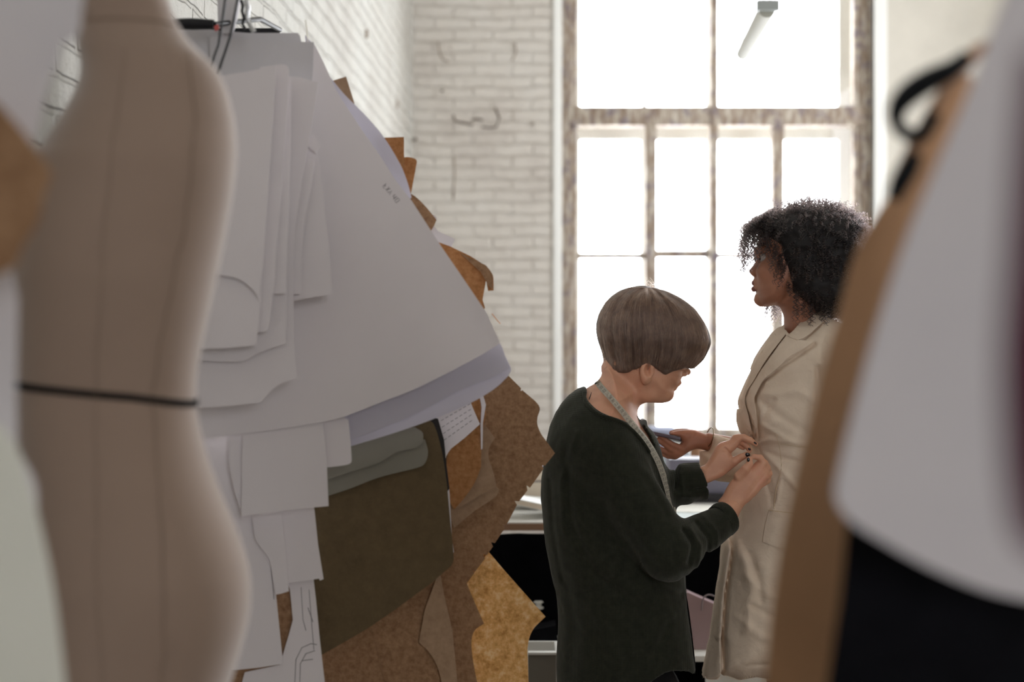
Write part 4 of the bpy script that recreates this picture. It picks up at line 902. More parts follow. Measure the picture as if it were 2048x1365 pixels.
# crease where the arm lies against the body
far = v.inflate([(1300,905),(1338,940,1),(1350,935,1),(1362,928,1),(1385,926,1),(1440,922),(1450,960),(1440,1004),(1404,1001,1),(1392,1001,1),(1378,1009,1),(1356,1011,1),(1340,1020),(1290,1010)], 3.445, .050, .032)
far = smax(far, -v.poly([(1399,900),(1400,926),(1406,950,1),(1413,972,1),(1415,992),(1410,1020),(1480,1020),(1480,900)], 3.43), .002)
far = creases(v, far, 3.44, [([(1352,932),(1346,975)], -.007, .004), ([(1372,978),(1412,972)], -.004, .003), ([(1350,985),(1395,992)], .003, .005), ([(1358,945),(1362,990)], .003, .004)])
G = smin(G, smin(far, v.cone(P(1240,900,3.53), P(1330,985,3.50), .06, .045), .02), .02)
nl = v.poly(NECKLINE, 3.38); G = smax(G, -nl, .003); hm = v.poly(HEM, 3.40); G = smax(G, -hm, .003)
G = G+vnoise(v, .045, 5, .0022, (1, 1, 1.4))+vnoise(v, .018, 6, .0008)
# hollow inside so the hem and cuffs read as cloth
Gs = G
VV, FF = surfnets(Gs, v); np_mesh('sweater', VV, FF, M_SWEAT, sea); hf_sw = front(Gs, v); hf_to = front(smax(T0, -nl, .003), v)
# ribbed cuffs and neckband
def ring(name, c, d, r, L, th, mat, parent, n=28, sq=1.0, rot=0):
    bm = bmesh.new(); d = Vector(d).normalized(); a = d.cross(Vector((0, 1, 0))).normalized(); b = d.cross(a)
    prof = [(r-th*.6, -L/2), (r+th*.4, -L/2), (r+th, 0), (r+th*.4, L/2), (r-th*.6, L/2), (r-th, 0)]; rg = []
    for k in range(n):
        t = 2*math.pi*k/n; rg.append([bm.verts.new(Vector(c)+(a*math.cos(t)+b*math.sin(t)*sq)*pr+d*pl) for pr, pl in prof])
    for k in range(n):
        for j in range(6): bm.faces.new((rg[k][j], rg[(k+1) % n][j], rg[(k+1) % n][(j+1) % 6], rg[k][(j+1) % 6]))
    bmesh.ops.recalc_face_normals(bm, faces=bm.faces); return from_bm(name, bm, mat, parent, angle=math.radians(70))
ring('cuff', P(1446,1040,3.328), dirw, .0375, .026, .0045, M_SWEAT, sea)
nb = [(1171,777),(1170,792),(1179,809),(1198,825),(1217,831),(1242,840),(1262,854),(1277,869),(1290,886),(1300,902)]
nbp = catmull(nb, sub=4); tube('neckband', [on(hf_sw, x-1, y+5, 3.34, .002) for x, y in nbp], [.0032]+[.0052]*(len(nbp)-2)+[.003], M_SWEAT, sea, 10)
# skin: head, neck, shoulders under the sweater, forearms
v = Vol.px(1150, 560, 1420, 930, 3.24, 3.60, .0026, S)
HEAD = [z4(235,860)+(1,), z4(215,760)+(1,), z4(200,560)+(1,), z4(260,330)+(1,), z4(430,200)+(1,), z4(650,190)+(1,), z4(860,260)+(1,), z4(1010,420)+(1,), z4(1080,620)+(1,), z4(1030,740)+(1,), z4(960,830)+(1,), z4(934,880)+(1,), z4(930,925)+(1,), z4(915,955)+(1,), z4(902,985)+(1,), z4(880,1012)+(1,), z4(858,1026)+(1,), z4(840,1046)+(1,), z4(837,1066)+(1,), z4(828,1088)+(1,), z4(800,1121)+(1,), z4(755,1148)+(1,), z4(700,1156)+(1,), z4(640,1138)+(1,), z4(600,1134)+(1,), z4(560,1150)+(1,), z4(430,1060)+(1,)]
HF = v.inflate(HEAD, S, .076, .062)
HF = smin(HF, v.inflate([z4(235,830)+(1,), z4(205,910)+(1,), z4(172,958)+(1,), z4(150,990)+(1,), z4(60,1090)+(1,), z4(60,1500), z4(640,1500), z4(560,1420), z4(495,1340)+(1,), z4(490,1262)+(1,), z4(520,1212)+(1,), z4(556,1165)+(1,), z4(600,1120)+(1,), z4(600,900)], S, .060, .055), .022)
# jaw edge, cheek, nose, brow
HF = smin(HF, v.cone(P(*z4(640,1090), S-.040), P(*z4(790,1095), S-.016), .018, .014), .02)
HF = smin(HF, v.cone(P(*z4(905,850), S-.004), P(*z4(978,884), S+.004), .008, .0085), .007); HF = smin(HF, v.ell(P(*z4(950,905), S-.008), (.008,.007,.006)), .004)
HF = smin(HF, v.cone(P(*z4(905,985), S-.012), P(*z4(880,1005), S-.014), .0055, .0055), .006); HF = smin(HF, v.cone(P(*z4(862,1035), S-.012), P(*z4(850,1040), S-.012), .0055, .005), .005)
# ear: a raised shell with a hollow and a lobe
ec = P(*z4(604,880), S-.083)
EAR = v.ell(ec, (.0155, .0115, .0225)); EAR = smax(EAR, -v.ell(ec+Vector((.004, -.011, .0025)), (.0105, .014, .0155)), .002)
EAR = smin(EAR, v.cone(P(*z4(655,850), S-.083), P(*z4(655,900), S-.083), .006, .005), .003); EAR = smin(EAR, v.ell(P(*z4(608,955), S-.078), (.009,.007,.009)), .006)
HF = smin(HF, EAR, .0025)
# muscle from behind the ear to the collar, collar bone hollow
HF = HF-.0035*np.exp(-(v.line([z4(560,960), z4(520,1100), z4(440,1280)], S)/.010)**2)+.003*np.exp(-(v.line([z4(470,1020), z4(420,1180), z4(360,1260)], S)/.012)**2)
BT = sea_torso(v, -.0045); BT = smax(BT, v.poly([(1100,740),(1420,740),(1420,900),(1340,920),(1150,920),(1100,860)], S), .004)
HF = smin(HF, BT, .018); head_VF = surfnets(HF, v); hf_head = front(np.minimum(HF, 1), v)
v = Vol.px(1050, 1010, 1500, 1110, 3.15, 3.45, .003, 3.3)
# forearms inside the sleeves up to the wrists
v2 = Vol.px(1300, 985, 1500, 1130, 3.17, 3.44, .0028, 3.32)
FA = v2.cone(P(1350,1100,3.24), P(1452,1024,3.355), .036, .0235); FA = v2.cone(P(1462,1016,3.362), P(1350,1100,3.25), .0245, .036)
v3 = Vol.px(1290, 900, 1440, 1020, 3.36, 3.62, .0028, 3.45)
FB = v3.cone(P(1405,950,3.42), P(1330,980,3.52), .020, .034)
# trunk and legs under the clothes
v4 = Vol((P(1090,0,S).x, 3.14, .05), (P(1420,0,S).x, 3.68, 1.24), .008)
LEGS = smin(v4.cone(P(1225,1420,3.33), (P(1235,0,S).x, 3.33, .09), .075, .040), v4.cone(P(1285,1420,3.50), (P(1300,0,S).x, 3.51, .09), .075, .040), .02)
LEGS = smin(LEGS, v4.cone(P(1240,1380,S), P(1205,930,S), .095, .085), .03); LEGS = smin(LEGS, v4.cone(P(1205,915,3.32), P(1342,1104,3.245), .045, .037), .02); LEGS = smin(LEGS, v4.cone(P(1240,915,3.52), P(1335,985,3.51), .045, .036), .02)
body_VF = join_VF([head_VF, surfnets(FA, v2), surfnets(FB, v3), H1, H2, surfnets(LEGS, v4)])
np_mesh('body', body_VF[0], body_VF[1], M_SKIN, sea)
v5 = Vol((P(1080,0,S).x, 3.15, .06), (P(1410,0,S).x, 3.68, P(0,1290,S).z), .007)
TR = smin(v5.cone(P(1225,1400,3.34), (P(1235,0,S).x, 3.33, .10), .092, .060), v5.cone(P(1290,1400,3.50), (P(1300,0,S).x, 3.51, .10), .092, .060), .03)
TR = smin(TR, v5.ell(P(1252,1400,S), (.135,.150,.13)), .04); TR = smax(TR, -(v5.z-.10), .004)+vnoise(v5, .06, 9, .003)
a, b = surfnets(TR, v5); np_mesh('trousers', a, b, M_TROU, sea)
for px_, dy in ((1245, 3.33), (1310, 3.51)):
    c = P(px_, 0, S); vs_ = Vol((c.x-.14, dy-.07, -.01), (c.x+.20, dy+.07, .14), .005)
    SH = smin(vs_.ell((c.x+.03, dy, .035), (.135,.046,.042)), vs_.ell((c.x-.03, dy, .07), (.055,.045,.05)), .03); SH = smax(SH, -vs_.z+.001, .003); a, b = surfnets(SH, vs_); np_mesh('shoe', a, b, M_TROU, sea)
# fingernails
def nail(f, x, y, D, r, ang, mat, parent, hf):
    p = on(hf, *f(x, y), D, .0004); bm = bmesh.new(); bmesh.ops.create_uvsphere(bm, u_segments=12, v_segments=8, radius=1)
    M = Matrix.Translation(p) @ Matrix.Rotation(ang, 4, 'Y') @ Matrix.Diagonal((r[0], .0018, r[1], 1)); bmesh.ops.transform(bm, matrix=M, verts=bm.verts); return from_bm('fingernail', bm, mat, parent)
nail(z2, 1130, 474, H1D-.02, (.0062,.0052), .3, M_NAIL, sea, hf1); nail(z2, 1210, 350, H1D-.02, (.0048,.0022), .6, M_NAIL, sea, hf1)
nail(z2, 1139, 528, H2D-.02, (.0034,.0062), -.1, M_NAIL, sea, hf2); nail(z2, 1150, 415, H1D-.005, (.004,.003), .7, M_NAIL, sea, hf1)
# tattoo line at the side of the neck
bm = bmesh.new(); tube_bm(bm, [on(hf_head, *z4(x, y), S-.06, .0003) for x, y in ((104,1070),(96,1100),(86,1125),(82,1140))], [.0005,.0012,.0014,.0006], 6); from_bm('tattoo', bm, simple('tattoo_ink', srgb(70,60,56), .8), sea)
# grey shirt collar standing out of the sweater at the throat
col_pts = [z for z in [(1268,824),(1274,832,1),(1279,838,1),(1283,842),(1288,840,1),(1293,842,1),(1295,852,1),(1298,860),(1300,872,1),(1304,884,1),(1308,893),(1303,898),(1294,884,1),(1284,868,1),(1274,850,1),(1268,838)]]
from_bm('shirt_collar', sheet_bm(col_pts, 3.375, th=.05, bend=.002, cell=.01), M_SHIRT, sea)
# hair: a full smooth mass and many fine strands falling from the crown
HAIR = [(1300,573,1), (1288,570,1), (1268,572,1), (1246,578,1), (1222,592,1), (1204,614,1), (1194,640,1), (1192,660,1), (1196,680,1), (1204,702,1), (1209,722,1), (1212,738), (1232,745,1), (1252,745,1), (1272,737,1), (1284,729,1), (1300,733,1), (1314,741,1), (1325,748,1), (1336,745,1), (1352,739,1), (1370,737,1), (1385,737,1), (1402,724,1), (1414,706,1), (1421,688,1), (1419,668,1), (1409,644,1), (1392,621,1), (1370,602,1), (1346,588,1), (1322,578,1)]
v = Vol.px(1180, 555, 1435, 795, S-.13, S+.13, .0028, S)
HX = [p if (p[1] < 700) else None for p in HAIR]
HAIRX = [(1300,573,1), (1288,570,1), (1268,572,1), (1246,578,1), (1222,592,1), (1204,614,1), (1194,640,1), (1192,660,1), (1196,685,1), (1206,715,1), (1218,760,1), (1260,785,1), (1320,785,1), (1375,765,1), (1405,730,1), (1416,706,1), (1422,688,1), (1419,668,1), (1409,644,1), (1392,621,1), (1370,602,1), (1346,588,1), (1322,578,1)]
zc0, zc1, xr_ = P(0,680,S).z, P(0,748,S).z, P(1300,0,S).x
tz = np.clip((zc0-v.z)/(zc0-zc1), 0, 1); txx = np.clip((P(1330,0,S).x-v.x)/.05, 0, 1)
HH = v.inflate(HAIRX, S, .097-.014*tz*txx-.010*tz*(1-txx), .074); HH = smax(HH, v.poly(HAIR, 3.395), .004)
fr = v.cone(P(1370,680,S), P(1395,705,S), .035, .03); HH = HH+vnoise(v, .02, 3, .0012, (1, 1, 2.5))
# grooves in the mass, along the fall of the hair
Lp = [(1300,576),(1268,576),(1240,588),(1215,608),(1200,636),(1197,665),(1205,700),(1214,742)]; Rp = [(1300,576),(1330,584),(1360,600),(1388,622),(1408,652),(1416,684),(1408,712),(1388,738)]
def pth(pp, t):
    q = t*(len(pp)-1); i = min(int(q), len(pp)-2); f = q-i; return np.array(pp[i], float)*(1-f)+np.array(pp[i+1], float)*f
for s_, am in ((.12,-.003),(.2,.002),(.3,-.003),(.42,.0025),(.5,-.0012),(.6,.002),(.7,-.0025),(.8,.002),(.9,-.002)):
    ln = [tuple(pth(Lp, t)*(1-s_)+pth(Rp, t)*s_+np.array([0, -6*math.sin(math.pi*t)])) for t in np.linspace(.15, 1, 9)]
    HH = HH-am*np.exp(-(v.line(ln, S-.09)/.005)**2)
a, b = surfnets(HH, v); hair_o = np_mesh('hair', a, b, M_HAIRB, sea); hfh = front(HH, v)
st = []
for k in range(7500):
    s_ = random.random(); t1 = random.uniform(.75, 1.02); t0 = random.uniform(0, .35) if random.random() < .6 else 0; side = -1 if random.random() < .8 else 1; jit = random.gauss(0, .9); lift = random.uniform(0, .0035)
    pts = []
    drift = random.gauss(0, .09)+(.06 if s_ > .45 else -.06)*random.random()
    for t in np.linspace(t0, t1, 14):
        ss = min(1, max(0, s_+drift*t)); q = pth(Lp, min(t, 1.0))*(1-ss)+pth(Rp, min(t, 1.0))*ss+np.array([jit, -5*math.sin(math.pi*t)+(t-1)*0])
        if t > 1: q = q+np.array([0, (t-1)*60])
        p = on(hfh, q[0], q[1], S-.08, lift)
        if side > 0: p = Vector((p.x, 2*S-p.y, p.z))
        pts.append(p[:])
    st.append(pts)
# stray hairs on the crown
for k in range(60):
    a0 = np.array([random.uniform(1255, 1320), 578.0]); an = random.uniform(-2.4, -.6); L = random.uniform(8, 26); y0 = S+random.uniform(-.04, .04); cv = random.uniform(-1.2, 1.2)
    st.append([P(a0[0]+L*t*math.cos(an+cv*t), a0[1]+L*t*math.sin(an+cv*t), y0)[:] for t in np.linspace(0, 1, 8)])
for k in range(120):
    q = pth(HAIR and [(1194,640),(1192,660),(1196,680),(1204,702),(1209,722),(1212,738)], random.random()); an = random.uniform(1.6, 2.4); L = random.uniform(3, 9); y0 = S+random.uniform(-.05, .05)
    st.append([P(q[0]+3+L*t*math.cos(an), q[1]+L*t*math.sin(an), y0)[:] for t in np.linspace(0, 1, 5)])
tag(hair_curves('strands', st, M_HAIR, hair_o, .00034, .00012), kind='stuff')

# ---------------------------------------------------------------- tape measure round her neck
def tape_bm(path, hf, D, wpx, off, n=60, free=False):
    pp = catmull(path, sub=10); bm = bmesh.new(); mk = []; rows = []
    pp = [np.array(p) for p in pp]; d = [0]
    for a_, b_ in zip(pp, pp[1:]): d.append(d[-1]+np.linalg.norm(b_-a_))
    for i, p in enumerate(pp):
        t = pp[min(i+1, len(pp)-1)]-pp[max(i-1, 0)]; t = t/np.linalg.norm(t); nrm = np.array([-t[1], t[0]]); row = []
        for w_ in (-1, -.5, 0, .5, 1):
            q = p+nrm*wpx/2*w_; row.append(P(q[0], q[1], D) if free else on(hf, q[0], q[1], D, off))
        rows.append(row)
    vs_ = [[bm.verts.new(q) for q in r] for r in rows]
    for r0, r1 in zip(vs_, vs_[1:]):
        for k in range(4): bm.faces.new((r0[k], r0[k+1], r1[k+1], r1[k]))
    bmesh.ops.solidify(bm, geom=bm.faces[:], thickness=.0007); bmesh.ops.recalc_face_normals(bm, faces=bm.faces)
    # figures and division lines printed along it
    SEG = {'1': 'cf', '2': 'abged', '3': 'abgcd', '4': 'fgbc', '5': 'afgcd', '6': 'afgedc', '7': 'abc', '8': 'abcdefg', '9': 'gfabcd', '0': 'abcdef'}
    L = {'a': ((0,1),(1,1)), 'b': ((1,1),(1,.5)), 'c': ((1,.5),(1,0)), 'd': ((0,0),(1,0)), 'e': ((0,0),(0,.5)), 'f': ((0,.5),(0,1)), 'g': ((0,.5),(1,.5))}
    bk = bmesh.new(); s_ = 4.0; num = 31
    def at_(s, w_):
        i = min(max(0, int(np.searchsorted(d, s))-1), len(pp)-2); f = (s-d[i])/max(1e-6, d[i+1]-d[i]); p = pp[i]*(1-f)+pp[i+1]*f; t = pp[i+1]-pp[i]; t = t/np.linalg.norm(t)
        q = p+np.array([-t[1], t[0]])*wpx/2*w_; return P(q[0], q[1], D-.0012) if free else on(hf, q[0], q[1], D, off+.0013)
    while s_ < d[-1]-8:
        for dg, o_ in zip(str(num), (-.62, .06)):
            for sg in SEG[dg]:
                (x0, y0), (x1, y1) = L[sg]; tube_bm(bk, [at_(s_+y0*4.6, -(o_+x0*.42)), at_(s_+y1*4.6, -(o_+x1*.42))], .00030, 4)
        for q in range(3): tube_bm(bk, [at_(s_+q*3, .98), at_(s_+q*3, .74)], .0002, 4)
        s_ += 9.0; num += 1
    return bm, bk
M_TAPE = simple('cream_tape_vinyl', srgb(225,222,210), .5, .4); M_TINK = simple('tape_print', srgb(96,92,88), .6)
def hf_all(x, z): return min(hf_to(x, z)-.003, hf_head(x, z) if z > P(0, 925, S).z else 9)
tm = empty('tape_measure', P(1240, 800, 3.35), 'cream tape measure with black figures draped round the neck of the sweater wearer', 'tape measure')
bm, bk = tape_bm([(1193,763),(1204,777),(1222,797),(1240,818),(1256,838),(1270,855),(1284,871),(1295,886),(1305,902),(1314,919),(1322,938),(1330,962),(1338,990),(1344,1014),(1349,1036),(1354,1060)], hf_all, 3.36, 12.0, .0022)
tp = from_bm('tape', bm, M_TAPE, tm); from_bm('printed_figures', bk, M_TINK, tp)
bm, bk = tape_bm([(1357,1075),(1360,1110),(1361,1150),(1364,1175),(1370,1205),(1375,1240),(1380,1280),(1384,1315),(1386,1342)], hf_all, 3.375, 11.0, .002, free=True)
tp = from_bm('tape', bm, M_TAPE, tm); from_bm('printed_figures', bk, M_TINK, tp)

# ---------------------------------------------------------------- the woman in the coat
Dm = 3.52
mod = empty('person', (P(1600, 0, Dm).x, Dm, 0), 'person with black curly afro hair in a cream coat, standing in profile', 'person')
def z5(x, y): return (1440+x/4.266, 380+y/4.266)
v = Vol.px(1490, 400, 1720, 720, Dm-.13, Dm+.13, .0022, Dm)
BASE = [z5(352,420)+(1,), z5(330,500)+(1,), z5(328,560)+(1,), z5(330,600)+(1,), z5(322,660)+(1,), z5(305,725)+(1,), z5(300,760)+(1,), z5(298,800)+(1,), z5(300,850)+(1,), z5(306,880)+(1,), z5(311,905)+(1,), z5(314,935)+(1,), z5(328,966)+(1,), z5(356,988)+(1,), z5(410,996)+(1,), z5(470,985)+(1,), z5(520,960)+(1,), z5(640,900)+(1,), z5(800,860)+(1,), z5(930,640)+(1,), z5(900,400)+(1,), z5(760,240)+(1,), z5(560,210)+(1,), z5(420,280)+(1,)]
F = v.inflate(BASE, Dm, .073, .058)
PROF = [z5(352,420)+(1,), z5(322,480)+(1,), z5(306,530)+(1,), z5(304,560)+(1,), z5(312,592)+(1,), z5(298,622)+(1,), z5(276,652)+(1,), z5(254,678)+(1,), z5(247,694)+(1,), z5(254,710)+(1,), z5(274,724)+(1,), z5(296,736)+(1,), z5(298,750)+(1,), z5(292,764)+(1,), z5(300,790)+(1,), z5(300,850)+(1,), z5(306,880)+(1,), z5(400,900), z5(460,700), z5(460,420)]
F = smin(F, v.inflate(PROF, Dm, .0150, .013), .010)
F = smin(F, v.ell(P(*z5(300,712), Dm-.010), (.011,.008,.0075)), .006); F = smin(F, v.ell(P(*z5(300,712), Dm+.010), (.011,.008,.0075)), .006)
# brow ridge, eye socket, cheek, jaw
F = smin(F, v.cone(P(*z5(318,520), Dm-.010), P(*z5(370,510), Dm-.045), .008, .007), .014)
F = smax(F, -v.ell(P(*z5(338,580), Dm-.034), (.013,.016,.0095)), .010)
F = smin(F, v.ell(P(*z5(400,690), Dm-.040), (.024,.018,.020)), .02)
# mouth: two lips and the parting between them
LU = v.cone(P(*z5(293,795), Dm), P(*z5(345,805), Dm-.020), .0068, .0036); LL = v.cone(P(*z5(292,846), Dm), P(*z5(340,828), Dm-.019), .0070, .0040)
LU2 = v.cone(P(*z5(293,795), Dm), P(*z5(345,805), Dm+.020), .0068, .0036); LL2 = v.cone(P(*z5(292,846), Dm), P(*z5(340,828), Dm+.019), .0070, .0040)
LIPS = np.minimum(smin(LU, LU2, .003), smin(LL, LL2, .003)); F = smin(F, LIPS+.0008, .006)
F = smin(F, v.cone(P(*z5(335,940), Dm), P(*z5(345,950), Dm), .013, .012), .012)
F = smax(F, -v.ell(P(*z5(300,872), Dm), (.005,.020,.004)), .006)
# neck
NK = v.inflate([z5(500,960)+(1,), z5(520,1010)+(1,), z5(543,1065)+(1,), z5(550,1130)+(1,), z5(545,1200)+(1,), z5(500,1400), z5(1000,1400), z5(860,1150)+(1,), z5(830,950)+(1,), z5(800,800), z5(560,800)], Dm, .056, .052)
NK = NK-.003*np.exp(-(v.line([z5(640,960), z5(600,1150), z5(560,1250)], Dm)/.010)**2)
F = smin(F, NK, .016); mhead = surfnets(F, v); hfm = front(F, v)
a, b = surfnets(LIPS, v); np_mesh('lips', a, b, M_LIP, mod)
ep = P(*z5(372,582), Dm-.031)
for sy in (-1, 1):
    bm = bmesh.new(); bmesh.ops.create_uvsphere(bm, u_segments=20, v_segments=14, radius=.0112); bmesh.ops.translate(bm, verts=bm.verts, vec=(ep.x, Dm+sy*.030, ep.z)); eb = from_bm('eye', bm, simple('eye_white', srgb(176,168,162), .3, .5), mod)
    bm = bmesh.new(); bmesh.ops.create_uvsphere(bm, u_segments=16, v_segments=10, radius=.0062); bmesh.ops.transform(bm, matrix=Matrix.Translation((ep.x-.0085, Dm+sy*.031, ep.z-.0005)) @ Matrix.Diagonal((.6, 1, 1, 1)), verts=bm.verts); from_bm('iris', bm, simple('dark_iris', srgb(40,26,20), .15), eb)
    # lids and brow
    bm = bmesh.new(); tube_bm(bm, [(ep.x-.0118+.0*q, Dm+sy*(.024+.006*q), ep.z+.0052-.0006*q*q) for q in range(4)], .0016, 8); from_bm('eyelid', bm, M_SKIN2, mod)
    bm = bmesh.new(); tube_bm(bm, [(P(*z5(316,515), Dm).x+.003*q, Dm+sy*(.012+.010*q), P(*z5(316,515), Dm).z+.002) for q in range(5)], [.0008,.002,.002,.0018,.0008], 6); from_bm('eyebrow', bm, M_CURLB, mod)
# ear
ec = P(*z5(690,620), Dm-.074); v_ = Vol((ec.x-.03, ec.y-.02, ec.z-.04), (ec.x+.03, ec.y+.03, ec.z+.04), .0022)
EAR = smax(v_.ell(ec, (.014,.009,.022)), -v_.ell(ec+Vector((-.003, -.009, .002)), (.009,.007,.014)), .003); earVF = surfnets(EAR, v_)
# coat
COAT = [(1650,632,1),(1625,628,1),(1600,640,1),(1575,646),(1560,655,1),(1541,676,1),(1515,713,1),(1495,757,1),(1480,798,1),(1476,830,1),(1479,858,1),(1490,878,1),(1506,896,1),(1503,930,1),(1492,985,1),(1482,1035,1),(1466,1070,1),(1449,1096,1),(1445,1136,1),(1437,1190,1),(1429,1250,1),(1419,1300,1),(1407,1357),(1430,1359),(1450,1352),(1475,1360),(1510,1354),(1560,1362),(1620,1356),(1720,1366),(1775,1360),(1765,1250,1),(1750,1100,1),(1735,1000,1),(1725,900,1),(1738,800,1),(1742,720,1),(1722,680,1),(1690,652,1)]
v = Vol.px(1390, 610, 1800, 1380, 3.20, 3.86, .0040, 3.48)
C = v.inflate(COAT, 3.50, .150, .115, Dm)
C00 = None
ARM = smin(v.cone(P(1702,742,3.37), P(1712,985,3.36), .062, .050), v.cone(P(1712,985,3.36), P(1700,1200,3.33), .050, .042), .03)
C = smin(C, ARM, .016); C = smin(C, v.ell(P(1690,720,3.50), (.075,.185,.06)), .04)
C00 = smin(C, v.ell(P(1690,720,3.50), (.075,.185,.06)), .04)+vnoise(v, .05, 21, .0026, (1, 1, 1.3)); hfl = front(C00, v)
C = creases(v, C, 3.40, [
  ([(1519,884),(1512,930),(1497,985),(1487,1019),(1476,1092),(1461,1195),(1452,1286),(1450,1370)], -.010, .0035), ([(1508,920),(1489,985),(1478,1030),(1466,1092),(1452,1195),(1443,1286)], .004, .006), ([(1455,1290),(1452,1370)], -.006, .006),
  ([(1629,688),(1602,707),(1566,732),(1530,765),(1514,798),(1517,830),(1520,880)], -.009, .0042), ([(1574,674),(1541,716),(1508,767),(1491,804),(1503,840),(1514,878)], -.009, .0038), ([(1577,678),(1602,682),(1622,670),(1650,646)], -.006, .0032),
  ([(1512,895),(1540,880),(1580,884),(1620,890)], .005, .007), ([(1515,900),(1550,912),(1600,925)], -.004, .006), ([(1530,905),(1560,940),(1590,975)], .006, .008), ([(1520,905),(1535,950),(1545,1010)], -.004, .007), ([(1560,955),(1552,1000),(1545,1020)], .004, .004),
  ([(1516,880),(1525,840),(1545,800)], -.004, .007), ([(1520,800),(1560,835),(1600,860)], -.005, .010), ([(1540,790),(1590,780),(1620,800)], .004, .010), ([(1524,850),(1555,870),(1575,880)], .004, .006),
  ([(1636,720),(1640,690),(1650,670)], -.003, .005), ([(1630,735),(1634,780),(1628,830),(1632,870)], -.006, .005), ([(1620,740),(1618,800),(1614,860)], .003, .006),
  ([(1500,1110),(1515,1160),(1520,1200)], -.005, .008), ([(1490,1150),(1520,1180),(1560,1200)], .004, .010), ([(1500,1210),(1540,1230),(1590,1215)], -.005, .009), ([(1480,1240),(1520,1270),(1570,1280)], .004, .010), ([(1500,1330),(1560,1330)], -.003, .006), ([(1480,1090),(1500,1180),(1490,1260)], .005, .010), ([(1570,1120),(1590,1180)], -.003, .009)])
slv = v.inflate([(1424,872),(1432,871,1),(1450,876,1),(1475,879,1),(1500,880),(1560,880),(1560,975),(1520,972,1),(1490,969,1),(1458,966,1),(1424,960,1),(1402,955),(1400,930,1),(1400,903),(1417,903)], 3.60, .050, .035)
slv = smin(slv, v.cone(P(1690,740,3.68), P(1560,930,3.66), .06, .055), .03)
C = smin(C, slv, .012); C = C+vnoise(v, .05, 21, .0026, (1, 1, 1.3))+vnoise(v, .02, 22, .0010)
NL2 = v.poly([(1480,560),(1560,620),(1568,648,1),(1575,668,1),(1585,664,1),(1600,646,1),(1618,630,1),(1650,622),(1720,560)], 3.47); C2 = smax(C, -NL2, .003)
a, b = surfnets(C2, v); coat = np_mesh('coat', a, b, M_COAT, mod); hfc = front(C2, v)
drape('lapel', [(1572,672),(1590,678,1),(1606,681,1),(1627,683),(1606,698,1),(1590,707,1),(1575,716,1),(1560,731,1),(1543,746,1),(1526,761,1),(1513,784,1),(1508,800,1),(1510,825,1),(1514,850,1),(1517,886),(1508,850,1),(1499,825,1),(1491,802,1),(1497,782,1),(1508,765,1),(1522,741,1),(1541,714,1),(1558,690,1)], 3.44, hfl, .002, .0035, M_COAT, coat)
drape('collar', [(1575,672),(1589,679,1),(1602,678,1),(1620,667,1),(1634,654,1),(1650,640,1),(1664,626),(1640,618,1),(1617,630,1),(1600,646,1),(1588,660,1)], 3.44, hfl, .0035, .004, M_COAT, coat)
drape('lapel', [(1568,649),(1552,664,1),(1534,687,1),(1515,716,1),(1497,758,1),(1484,797,1),(1480,830,1),(1486,850,1),(1505,872),(1496,830,1),(1489,802,1),(1495,780,1),(1506,763,1),(1520,739,1),(1538,712,1),(1556,688,1),(1570,670)], 3.49, hfl, .0005, .0025, M_COAT, coat)
drape('pocket_flap', [(1537,1023),(1560,1026,1),(1592,1031),(1640,1034),(1632,1112),(1600,1106,1),(1570,1099,1),(1545,1092,1),(1525,1084),(1529,1055,1)], 3.40, hfc, .001, .0035, M_COAT, coat)
bm = bmesh.new()
for pl in ([(1548,1018),(1552,980),(1562,940),(1560,900),(1552,870)], [(1560,888),(1600,894),(1640,896)], [(1537,1021),(1580,1026),(1636,1031)]): tube_bm(bm, [on(hfc, *q, 3.40, .0001) for q in catmull([np.array(c, float) for c in pl], sub=4)], .0009, 5)
from_bm('seam', bm, simple('calico_seam', srgb(205,185,155), .9), coat)
# frayed hem threads
st = []
for k in range(260):
    x = random.uniform(1408, 1700); y = 1357+4*math.sin(x*.12); p0 = on(hfc, x, y-2, 3.42, .0); L = random.uniform(.002, .009); a_ = random.uniform(-.6, .6)
    st.append([(p0+Vector((math.sin(a_)*L*t, -.001, -L*t)))[:] for t in (0, .5, 1)])
for k in range(120):
    t = random.random(); q = pth([(1449,1096),(1445,1136),(1437,1190),(1429,1250),(1419,1300),(1408,1356)], t); p0 = P(q[0]+1, q[1], Dm); L = random.uniform(.001, .006); a_ = random.uniform(-.6, .6)
    st.append([(p0+Vector((-L*t_, 0, math.sin(a_)*L*t_)))[:] for t_ in (0, .5, 1)])
tag(hair_curves('frayed_threads', st, M_COAT, coat, .00025, .00012), kind='stuff')
# body under the coat, legs, near hand
v6 = Vol((P(1560,0,Dm).x-.09, 3.28, .05), (P(1740,0,Dm).x+.05, 3.76, 1.42), .008)
BODY = smin(v6.cone((P(1640,0,Dm).x, 3.44, .60), (P(1640,0,Dm).x, 3.44, .08), .07, .04), v6.cone((P(1600,0,Dm).x, 3.60, .60), (P(1590,0,Dm).x, 3.60, .08), .07, .04), .01)
BODY = smin(BODY, v6.ell(P(1630,1000,Dm), (.09,.12,.30)), .03); BODY = smin(BODY, v6.cone(P(1632,760,Dm), P(1612,665,Dm), .08, .045), .04)
for ch in ([P(1695,750,3.39), P(1705,985,3.38), P(1697,1215,3.335)], [P(1680,750,3.66), P(1600,930,3.66)]): BODY = smin(BODY, v6.chain(ch, [.042, .036, .027][:len(ch)]), .03)
c = P(1696, 1225, 3.33); v7 = Vol((c.x-.06, c.y-.04, c.z-.14), (c.x+.06, c.y+.05, c.z+.06), .002)
HN = smin(v7.cone(c+Vector((0,0,.05)), c, .026, .028), v7.ell(c+Vector((0,0,-.03)), (.036,.016,.042)), .012)
